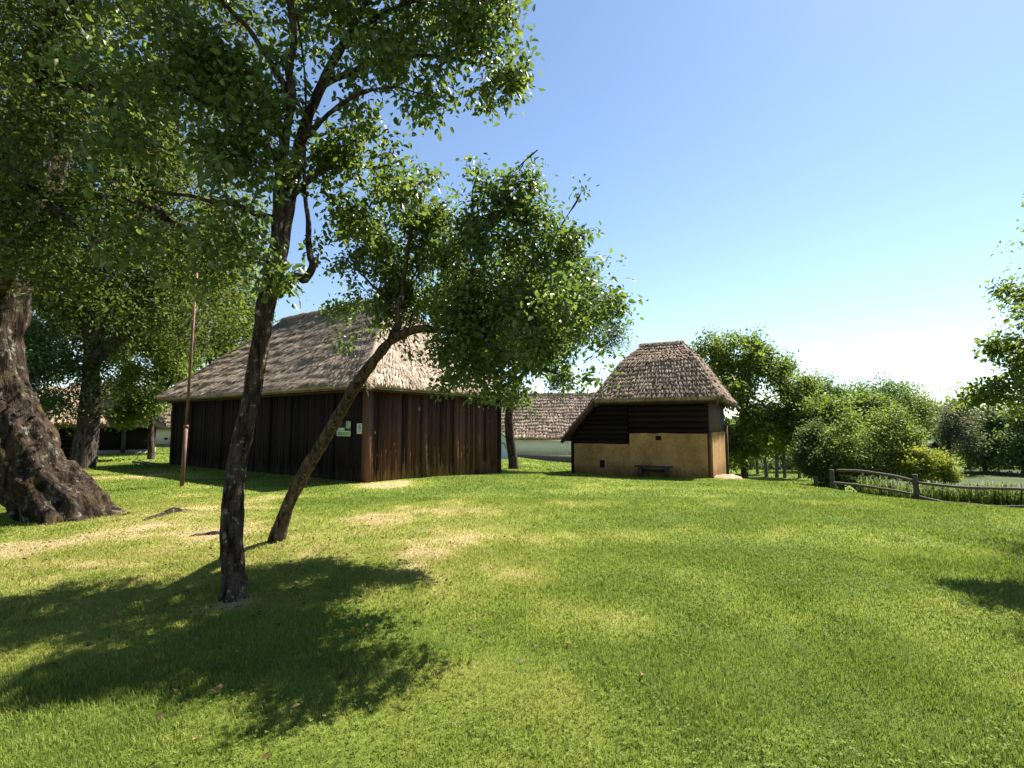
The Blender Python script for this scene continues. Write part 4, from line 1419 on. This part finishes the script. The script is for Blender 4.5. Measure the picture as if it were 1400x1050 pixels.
KF0, KF1, KB0, KB1 = knee(ef0, GR0), knee(ef1, GR1), knee(eb0, GR0), knee(eb1, GR1)
tk = dict(course=.30, cols=.19, cell=.05, slen=.26, sw=.03)
thatch(mb, ef1, ef0, KF0, KF1, straw=6500, amp=.085, seed=31, thick=.13, **tk)
thatch(mb, KF1, KF0, GR0, GR1, straw=4000, amp=.085, seed=32, under=False, fringe=.3, **tk)
tk['cell'] = .07
thatch(mb, ef0, eb0, KB0, KF0, straw=4500, amp=.06, seed=33, thick=.13, **tk)
thatch(mb, KF0, KB0, GR0 + GB * .02, GR0, straw=2500, amp=.06, seed=34, under=False, fringe=.3, **tk)
thatch(mb, eb0, eb1, KB1, KB0, straw=1200, amp=.05, seed=35, thick=.13, course=.3)
thatch(mb, KB0, KB1, GR1, GR0, straw=800, amp=.05, seed=36, under=False, fringe=0, course=.3)
thatch(mb, eb1, ef1, KF1, KB1, straw=2000, amp=.05, seed=37, slen=.24, thick=.13, fringe=0, course=.3)
thatch(mb, KB1, KF1, GR1, GR1 + GB * .02, straw=1200, amp=.05, seed=39, slen=.24, under=False, fringe=0, course=.3)
thatch(mb, lb, lf, ef1, eb1, straw=4000, course=.3, amp=.05, seed=38, slen=.24, thick=.13)
groof = mb.build('thatched_roof', M['thatch_brown'], gran)
mb = MB(); straw_roll(mb, GR0 + UP * .03 - GA * .1, GR1 + UP * .03 + GA * .1, .15, 1200, 41, .2); mb.build('ridge_roll', M['thatch_brown'], groof)
for k, (a, kn, b_) in enumerate(((ef0, KF0, GR0), (eb0, KB0, GR0), (ef1, KF1, GR1))):
    mb = MB(); straw_roll(mb, a, kn, .085, 700, 44 + k, .3); straw_roll(mb, kn, b_, .085, 700, 54 + k, .3); mb.build('hip_roll', M['thatch_brown'], groof)
mb = MB()                                        # step pegs of straw along the right hip
for t in np.linspace(.1, .92, 11):
    c = (lerp(ef0, KF0, t / .55) if t < .55 else lerp(KF0, GR0, (t - .55) / .45)) + UP * .10 + GB * .14 - GA * .02
    mb.tube([c - GA * .03 - UP * .0, c + GB * .30 - GA * .06 + UP * .03], [.055, .04], 7, .012, 8, rnd=.15)
mb.build('hip_pegs', M['thatch_brown'], groof)
mb = MB()                                        # verge board on the lean-to's sloping edge
a, b_ = gpnt(4.5, -.46, TZ - .13), gpnt(5.98, -.46, .97)
dv = norm(b_ - a)
mb.box((a + b_) / 2, (dv, GB, np.cross(dv, GB)), (np.linalg.norm(b_ - a) / 2, .03, .07), .3)
mb.build('verge_board', M['beam_wood'], gran)
mb = MB()
a, b_ = gpnt(-.3, -.05, TZ - .1), gpnt(4.6, -.05, TZ - .1)
mb.box((a + b_) / 2, (GA, GB, UP), (2.45, .08, .08), .2)
mb.build('wall_plate', M['beam_wood'], gran)

# bench by the granary
q = gpnt(2.1, -.42, 0)
q[2] = float(H(q[0], q[1]))
bench = thing('bench', 'low grey wooden plank bench standing against the granary mud wall', 'bench', q)
mb = MB(); mb.box(q + UP * .42, (GA, GB, UP), (.72, .17, .03), .5); mb.build('seat', M['bench_wood'], bench)
for s in (-.52, .52):
    mb = MB(); mb.box(q + GA * s + UP * .19, (GA, GB, UP), (.06, .14, .2), .5); mb.build('leg', M['bench_wood'], bench)
mb = MB(); mb.box(q + GB * .1 + UP * .25, (GA, GB, UP), (.45, .02, .06), .3); mb.build('stretcher', M['bench_wood'], bench)

# pale stone and dirt mound at the granary's right corner
q = gpnt(-.5, .6, 0)
q[2] = float(H(q[0], q[1]))
mb = MB()
for k in range(1):
    ths = np.linspace(0, 2 * math.pi, 24, endpoint=False)
    rings = [(.95, -.03), (.7, .05), (.4, .11), (.1, .13)]
    V = []
    for rr_, zz in rings:
        for th in ths:
            w_ = 1 + .25 * math.sin(3 * th + 1) + .12 * math.sin(7 * th)
            V.append(q + GA * rr_ * w_ * .55 * math.cos(th) + GB * rr_ * w_ * 1.3 * math.sin(th) + UP * (zz + .02 * math.sin(5 * th + rr_ * 9)))
    V.append(q + UP * .135)
    Q_ = [[i * 24 + j, i * 24 + (j + 1) % 24, (i + 1) * 24 + (j + 1) % 24, (i + 1) * 24 + j] for i in range(3) for j in range(24)]
    T_ = [[72 + j, 72 + (j + 1) % 24, 96] for j in range(24)]
    mb.add(V, Q_, T_)
tag(mb.build('soil_mound', M['soil'], loc=q, smooth=True), 'low mound of bare pale soil at the granary side wall', 'mound')

# ------------------------------------------------------------------ whitewashed house behind
def house(name, label, cat, c, ang, L, W, ez, rz, mats, thk=.2, plinth=.35, straw=5000, over=.45, hip=1.6, seed=50, course=.45, cols=.3):
    a = np.array([math.cos(ang), math.sin(ang), 0])
    b_ = np.array([-math.sin(ang), math.cos(ang), 0])
    o = thing(name, label, cat, c)
    z0 = float(c[2])
    f = lambda s, t, z: c * np.array([1, 1, 0]) + a * s + b_ * t + UP * z

    def walls(m, x, zlo_, zhi):
        for (s0, s1, t0, t1) in ((-L / 2 - x, L / 2 + x, -W / 2 - x, -W / 2 + .2), (-L / 2 - x, L / 2 + x, W / 2 - .2, W / 2 + x), (-L / 2 - x, -L / 2 + .2, -W / 2 + .2, W / 2 - .2), (L / 2 - .2, L / 2 + x, -W / 2 + .2, W / 2 - .2)):
            m.box(f((s0 + s1) / 2, (t0 + t1) / 2, (zlo_ + zhi) / 2), (a, b_, UP), ((s1 - s0) / 2, (t1 - t0) / 2, (zhi - zlo_) / 2))
    m = MB(); walls(m, 0, z0 + plinth, z0 + ez); m.build('wall', mats[0], o)
    m = MB(); walls(m, .06, z0 - .5, z0 + plinth); m.build('plinth', mats[1], o)
    e_ = over
    A_, B_, C_, D_ = f(-L / 2 - e_, -W / 2 - e_, z0 + ez), f(L / 2 + e_, -W / 2 - e_, z0 + ez), f(L / 2 + e_, W / 2 + e_, z0 + ez), f(-L / 2 - e_, W / 2 + e_, z0 + ez)
    R0, R1 = f(-L / 2 + hip, 0, z0 + rz), f(L / 2 - hip, 0, z0 + rz)
    m = MB()
    thatch(m, A_, B_, R1, R0, straw=straw, seed=seed, course=course, amp=.11, cell=.13, thick=thk, sw=.05, slen=.4, cols=cols)
    thatch(m, C_, D_, R0, R1, straw=straw // 6, seed=seed + 1, course=course, amp=.1, cell=.25, thick=thk, sw=.05)
    thatch(m, B_, C_, R1 + b_ * .02, R1, straw=straw // 3, seed=seed + 2, course=course, amp=.08, cell=.2, thick=thk, sw=.05)
    thatch(m, D_, A_, R0, R0 + b_ * .02, straw=straw // 3, seed=seed + 3, course=course, amp=.08, cell=.2, thick=thk, sw=.05)
    rf = m.build('thatched_roof', mats[2], o)
    m = MB(); straw_roll(m, R0, R1, .2, 800, seed + 5, sw=.04); m.build('ridge_roll', mats[2], rf)
    m = MB()
    p0, p1 = f(-L / 2 - e_, -W / 2 - .1, z0 + ez - .06), f(L / 2 + e_, -W / 2 - .1, z0 + ez - .06)
    m.box((p0 + p1) / 2, (a, b_, UP), (L / 2 + e_, .07, .07), .7)
    m.build('eave_beam', M['verge_wood'] if mats[2] is not M['thatch'] else M['beam_wood'], o)
    return o, f


hc = P(765, 629, 47)
hc = hc + np.array([0, 3.75, 0])
hc[2] = float(H(hc[0], hc[1]))
hc[2] = EYE - 44.5 * 44.5 / 700
wh, wf = house('white_house', 'long whitewashed house with thatched roof behind the barn and the granary', 'house', hc, -.10, 13, 7.5, 1.95, 6.1, (M['white'], M['plinth'], M['thatch_red']), straw=7000, seed=60, plinth=.38, cols=.32)
m = MB(); m.box(wf(1.1, -3.78, hc[2] + .6), ((1, 0, 0), (0, 1, 0), UP), (.04, .02, 1.25)); m.build('downpipe', M['white'], wh)
m = MB()
wx = 3.05
for (s0, s1, z0_, z1_) in ((-.22, .22, .75, .81), (-.22, .22, 1.55, 1.61), (-.22, -.15, .81, 1.55), (.15, .22, .81, 1.55), (-.03, .03, .81, 1.55)):
    m.box(wf(wx + (s0 + s1) / 2, -3.78, hc[2] + (z0_ + z1_) / 2), ((1, 0, 0), (0, 1, 0), UP), ((s1 - s0) / 2, .04, (z1_ - z0_) / 2))
wn = m.build('window', M['iron'], wh)
m = MB(); m.box(wf(wx, -3.77, hc[2] + 1.18), ((1, 0, 0), (0, 1, 0), UP), (.15, .02, .37)); m.build('pane', M['white'], wn)

# pale gable seen in the gap between barn and tree
q = P(668, 622, 38)
q[2] = EYE - 38 * 38 / 700
gb = thing('pale_gable', 'pale bluish-white gabled outbuilding glimpsed between barn end and grey tree trunk', 'outbuilding', q)
m = MB()
h_, hw, dp = 2.1, 1.45, 2.5
V = []
for yy in (0, dp):
    V += [q + np.array([-hw, yy, -.6]), q + np.array([hw, yy, -.6]), q + np.array([hw, yy, h_ - .9]), q + np.array([0, yy, h_ + .3]), q + np.array([-hw, yy, h_ - .9])]
m.add(V, [[0, 1, 6, 5], [1, 2, 7, 6], [4, 0, 5, 9], [0, 1, 2, 4], [5, 9, 7, 6]], [[4, 2, 3], [9, 8, 7]])
m.build('wall', flat('pale_blue_limewash', (.66, .72, .80), .8, 0, .06, 3), gb)
m = MB()
for sgn in (-1, 1):
    a_, b2 = q + np.array([sgn * (hw + .15), dp / 2, h_ - 1.02]), q + np.array([0, dp / 2, h_ + .36])
    dv = norm(b2 - a_)
    m.box((a_ + b2) / 2, (dv, np.array([0, 1.0, 0]), np.cross(dv, np.array([0, 1.0, 0]))), (np.linalg.norm(b2 - a_) / 2, dp / 2 + .15, .035))
m.build('roof', M['slate'], gb)
m = MB()
m.tube([q + np.array([1.0 + .26 * math.cos(a_), -.04, .55 + .42 * math.sin(a_)]) for a_ in np.linspace(0, math.pi, 12)] + [q + np.array([.74, -.04, -.1])], .03, 6)
m.build('iron_hoop', M['iron'], gb)

# small trail marker on the tree beside the barn
tp = P(706.5, 599, bd - .2)
tr_ = thing('trail_marker', 'tiny white marker plate with red rim nailed to the tree trunk beyond the barn', 'marker', tp)
m = MB(); m.box(tp, ((1, 0, 0), (0, 1, 0), UP), (.045, .012, .07)); m.build('rim', M['sign_red'], tr_)
m = MB(); m.box(tp - np.array([0, .014, 0]), ((1, 0, 0), (0, 1, 0), UP), (.03, .006, .05)); m.build('plate', M['sign_white'], tr_)

# ------------------------------------------------------------------ left background buildings
q = P(211, 618, 33)
q[2] = EYE - 33 * 33 / 700
ca, sa = math.cos(.6), math.sin(.6)
q = q + np.array([-ca, -sa, 0]) * 2.6 + np.array([-sa, ca, 0]) * 2.2
lh, lfn = house('log_house', 'dark log house with low thatched roof half hidden by trees at far left', 'house', q, .6, 5.2, 4.4, 1.75, 4.2, (M['log_wood'], M['plinth'], M['thatch_brown']), straw=2500, seed=70, plinth=.2, hip=.6, over=.5)
m = MB(); m.box(lfn(1.0, -2.45, q[2] + .75), ((1, 0, 0), (0, 1, 0), UP), (.08, .08, .75)); m.build('porch_post', M['bench_wood'], lh)
m = MB()
a_, b2 = lfn(1.9, -2.82, q[2] + 2.2), lfn(3.15, -2.82, q[2] + 1.5)
dv = norm(b2 - a_)
by = np.array([-sa, ca, 0])
m.box((a_ + b2) / 2, (dv, by, np.cross(dv, by)), (np.linalg.norm(b2 - a_) / 2, .05, .13))
m.build('verge_board', M['verge_wood'], lh)

q = P(131, 641, 22.5)
ca, sa = math.cos(.66), math.sin(.66)
q = q + np.array([-ca, -sa, 0]) * 1.25 + np.array([-sa, ca, 0]) * 1.45
q[2] = float(H(q[0], q[1]))
ls, lsf = house('log_shed', 'low dark log shed in deep shade between old tree and log house', 'shed', q, .66, 2.4, 2.8, 1.75, 3.2, (M['log_wood'], M['log_wood'], M['thatch_brown']), straw=2000, seed=80, plinth=.25, hip=.5, over=.3)
m = MB()
for k in range(7):
    z = q[2] + .35 + k * .2
    m.tube([lsf(-1.3, -1.42, z), lsf(1.3, -1.42, z)], .105, 8, .012, 3, rnd=random.random())
m.build('log_courses', M['log_wood'], ls)

q = P(233, 615, 44)
q[2] = EYE - 30 * 44 / 700
q = q + np.array([.8, 2.5, 0])
wc, wcf = house('cream_cottage', 'cream limewashed cottage with tan thatched roof seen past the barn left corner', 'house', q, 0, 5.0, 4.6, 2.0, 5.0, (M['cream'], M['plinth'], M['thatch_red']), straw=2500, seed=90, plinth=.5, hip=.8, cols=0)
m = MB(); m.box(wcf(-1.35, -2.32, q[2] + .95), ((1, 0, 0), (0, 1, 0), UP), (.14, .02, .08)); m.build('vent', M['hole_shade'], wc)  # solid dark plate, the vent's inner shade is painted

# cut log standing on end by the log house
q = G(156.5, 618.5)
m = MB(); m.tube([q - UP * .05, q + UP * .2, q + UP * .38], [.25, .24, .23], 14, .012, 5)
tag(m.build('tree_stump', M['cut_wood'], loc=q), 'pale cut log section standing on the grass before the log house', 'stump')
# fallen branch pieces on the grass
q = G(200, 636)
fb = MB()
for (p0, p1, p2, rr_) in (((182, 633), (198, 637), (214, 640), .05), ((190, 631), (204, 636), (222, 636), .035), ((196, 640), (203, 634), (208, 630), .025)):
    pp = [G(*p0) + UP * .06, G(*p1) + UP * .1, G(*p2) + UP * .06]
    fb.tube(pp, [rr_, rr_ * .8, rr_ * .4], 7, .01, 5, sub=4)
tag(fb.build('fallen_branch', M['rail_wood'], loc=q), 'bleached fallen branch lying on shaded grass left of the barn', 'branch')

# ------------------------------------------------------------------ pole
q = G(248.5, 665)
pole = thing('steel_pole', 'tall thin rusty steel pole standing on the lawn left of the barn', 'pole', q)
top = P(269, 372, q[1])
j = P(254.5, 583, q[1])
m = MB(); m.tube([q - UP * .05, j], .052, 12); m.build('lower_tube', M['rust'], pole)
m = MB(); m.tube([j, top], .036, 12); m.build('upper_tube', M['rust'], pole)
m = MB(); m.tube([j - UP * .05, j + UP * .04], .064, 12); m.build('joint_collar', M['rust'], pole)

# ------------------------------------------------------------------ fence
fpts = [(1138, 668, 645), (1253, 681, 652), (1425, 699, 669)]
q = G(1253, 682)
fence = thing('rail_fence', 'rustic two-rail wooden fence of crooked poles along the pond bank', 'fence', q)


def fpoint(px, py, D):
    return P(px, py, D)


FD = [19.0, 16.6, 14.0]
bases = []
for (px, pb, pt), D in zip(fpts, FD):
    a = P(px, pb, D)
    a[2] = float(H(a[0], a[1]))
    hgt = P(px, pt, D)[2] - a[2]
    bases.append((a, hgt))
    m = MB(); m.tube([a - UP * .2, a + UP * (hgt * .5) + np.array([.01, 0, 0]), a + UP * (hgt + .08)], [.085, .08, .075], 9, .015, 6, sub=4, rnd=.2)
    m.build('post', M['rail_wood'], fence)
# short far post with brace
a = P(1116, 668, 20.2); a[2] = float(H(a[0], a[1]))
m = MB(); m.tube([a - UP * .2, a + UP * .55], [.09, .08], 9, .012, 6, rnd=.2); m.build('post', M['rail_wood'], fence)
rails = [(0, 1, -.06, -.10, [(1145, 643), (1175, 644), (1205, 648), (1228, 652), (1250, 657)]), (0, 1, 0, 0, [(1138, 660), (1170, 663), (1205, 668), (1235, 673), (1250, 676)]),
         (1, 2, 0, 0, [(1256, 660), (1290, 664), (1330, 667), (1370, 668), (1425, 670)]), (1, 2, 0, 0, [(1256, 679), (1290, 687), (1320, 692), (1360, 694), (1425, 693)])]
for (i0, i1, _, _, pp) in rails:
    n_ = len(pp)
    pts = []
    for k, (px, py) in enumerate(pp):
        D = lerp(FD[i0], FD[i1], (px - fpts[i0][0]) / (fpts[i1][0] - fpts[i0][0])) - .06
        w_ = P(px, py, D)
        w_[2] = max(w_[2], float(H(w_[0], w_[1])) + .03)
        pts.append(w_)
    m = MB(); m.tube(pts, np.linspace(.048, .037, n_), 9, .016, 4, sub=6, rnd=.45)
    m.build('rail', M['rail_wood'], fence)

# ------------------------------------------------------------------ hut beyond the reeds
q = P(1277, 640, 36)
q[2] = float(H(q[0], q[1]))
hut = thing('garden_hut', 'tiny dark timber hut with a grey gabled roof among the trees beyond the shrubs', 'hut', q)
zt = P(1277, 616, 36)[2]
za = P(1276, 604, 36)[2]
hw, dp = .75, 1.6
m = MB()
V = []
for yy in (0, dp):
    V += [q + np.array([-hw, yy, -.1]), q + np.array([hw, yy, -.1]), np.array([q[0] + hw, q[1] + yy, zt]), np.array([q[0], q[1] + yy, za]), np.array([q[0] - hw, q[1] + yy, zt])]
m.add(V, [[0, 1, 2, 4], [1, 6, 7, 2], [5, 0, 4, 9], [6, 5, 9, 7]], [[4, 2, 3], [9, 8, 7]])
m.build('wall', M['log_wood'], hut)
m = MB()
for sg in (-1, 1):
    a_, b2 = np.array([q[0] + sg * (hw + .15), q[1] + dp / 2, zt - .12]), np.array([q[0], q[1] + dp / 2, za + .05])
    dv = norm(b2 - a_)
    m.box((a_ + b2) / 2, (dv, (0, 1, 0), np.cross(dv, np.array([0, 1.0, 0]))), (np.linalg.norm(b2 - a_) / 2 + .01 * sg, dp / 2 + .2, .03))
m.build('roof', M['slate'], hut)

# ------------------------------------------------------------------ pond and reeds
mb = MB()
mb.add([[17.5, 15, -2.05], [90, 15, -2.05], [90, 47, -2.05], [27, 45, -2.05]], [[0, 1, 2, 3]])
po = mb.build('pond_water', M['pond'])
po['kind'] = 'structure'
rr = np.random.default_rng(77)
n = 16000
t = rr.random(n)
off = rr.uniform(.25, 5.5, n) ** 1.0
px_ = lerp(1160, 1440, t)
Dl = np.interp(px_, [1138, 1253, 1425], FD)
x = (px_ - 700) / 700 * Dl + off * .75
y = Dl + off * .65
z = H(x, y)
hgt = rr.uniform(.25, .95, n) * (.5 + .8 * fbm(np.stack([x, y], -1) * .8, 7, 2))
az = rr.random(n) * 6.283
ln = rr.uniform(.1, .7, n)
ld = np.stack([np.cos(az), np.sin(az), 0 * az], -1)
sd = np.stack([-np.sin(az), np.cos(az), 0 * az], -1) * rr.uniform(.006, .014, n)[:, None]
b0 = np.stack([x, y, z - .02], -1)
m1 = b0 + UP * (hgt * .55)[:, None] + ld * (ln * hgt * .2)[:, None]
m2 = b0 + UP * (hgt * .92)[:, None] + ld * (ln * hgt * .55)[:, None]
tp_ = b0 + UP * (hgt * .92)[:, None] + ld * (ln * hgt * 1.1)[:, None] - UP * (ln * hgt * .1)[:, None]
V = np.stack([b0 - sd, b0 + sd, m1 + sd, m1 - sd, m2 + sd * .8, m2 - sd * .8, tp_], 1).reshape(-1, 3)
o = np.arange(n)[:, None] * 7
mb = MB()
mb.add(V, np.concatenate([o + np.array([0, 1, 2, 3]), o + np.array([3, 2, 4, 5])]), o + np.array([5, 4, 6]), np.repeat(rr.random(n), 7))
tag(mb.build('reeds', M['reed']), 'tall arching reeds and rank grass on the pond bank behind the fence', 'reeds', 'stuff')

# dead leaves under the fruit trees and the old tree
rr = np.random.default_rng(123)
fx, fy = [], []
for c_, sg_, k_ in ((TB1, 1.0, 320), (TB2, 1.1, 320), (TBIG, 1.6, 420)):
    fx.append(c_[0] + rr.normal(size=k_) * sg_ * 1.2 + .3)
    fy.append(c_[1] + rr.normal(size=k_) * sg_ - .2)
fx, fy = np.concatenate(fx), np.concatenate(fy)
n = len(fx)
mb = MB()
add_leaves(mb, np.stack([fx, fy, H(fx, fy) + rr.uniform(.02, .04, n)], -1), rr.normal(size=(n, 3)) * np.array([1, 1, .15]), rr.normal(size=(n, 3)) * .35 + np.array([0, 0, 1.0]), rr.uniform(.03, .065, n), rr.uniform(.02, .04, n), rr.random(n))
M['dead_leaf'] = leafset('dead_leaf', (.06, .035, .018), (.16, .10, .045), (.26, .19, .08), tr=1.1)
tag(mb.build('fallen_leaves', M['dead_leaf']), 'dry brown leaves scattered on the grass under the trees', 'leaves', 'stuff')

# ------------------------------------------------------------------ light, sky, camera
EL, AZ = math.radians(50), math.radians(50)       # azimuth clockwise from +Y
sd_ = Vector((math.sin(AZ) * math.cos(EL), math.cos(AZ) * math.cos(EL), math.sin(EL)))
sl = bpy.data.lights.new('sun', 'SUN')
sl.energy = 5.0
sl.angle = math.radians(.53)
sl.color = (1.0, .95, .86)
so = bpy.data.objects.new('sun', sl)
so.rotation_euler = sd_.to_track_quat('Z', 'Y').to_euler()
COL.objects.link(so)
w = bpy.data.worlds.new('World')
SC.world = w
w.use_nodes = True
nt = w.node_tree
nt.nodes.clear()
wo = nt.nodes.new('ShaderNodeOutputWorld')
bg = nt.nodes.new('ShaderNodeBackground')
sk = nt.nodes.new('ShaderNodeTexSky')
sk.sky_type = 'NISHITA'
sk.sun_disc = False
sk.sun_elevation = EL
sk.sun_rotation = AZ
sk.air_density = 1.0
sk.dust_density = .12
sk.ozone_density = 1.5
nt.links.new(sk.outputs[0], bg.inputs[0])
bg.inputs[1].default_value = .056
nt.links.new(bg.outputs[0], wo.inputs[0])

cam = bpy.data.cameras.new('camera')
cam.sensor_width = 36
cam.lens = 18
cam.clip_start = .05
cam.clip_end = 2000
co = bpy.data.objects.new('camera', cam)
co.location = (0, 0, EYE)
co.rotation_euler = (math.pi / 2 + TH, 0, 0)
COL.objects.link(co)
SC.camera = co
SC.view_settings.view_transform = 'Standard'
SC.view_settings.look = 'None'
SC.view_settings.exposure = 1.82
SC.view_settings.gamma = 1
SC.cycles.max_bounces = 8
SC.cycles.diffuse_bounces = 3
SC.cycles.transmission_bounces = 4
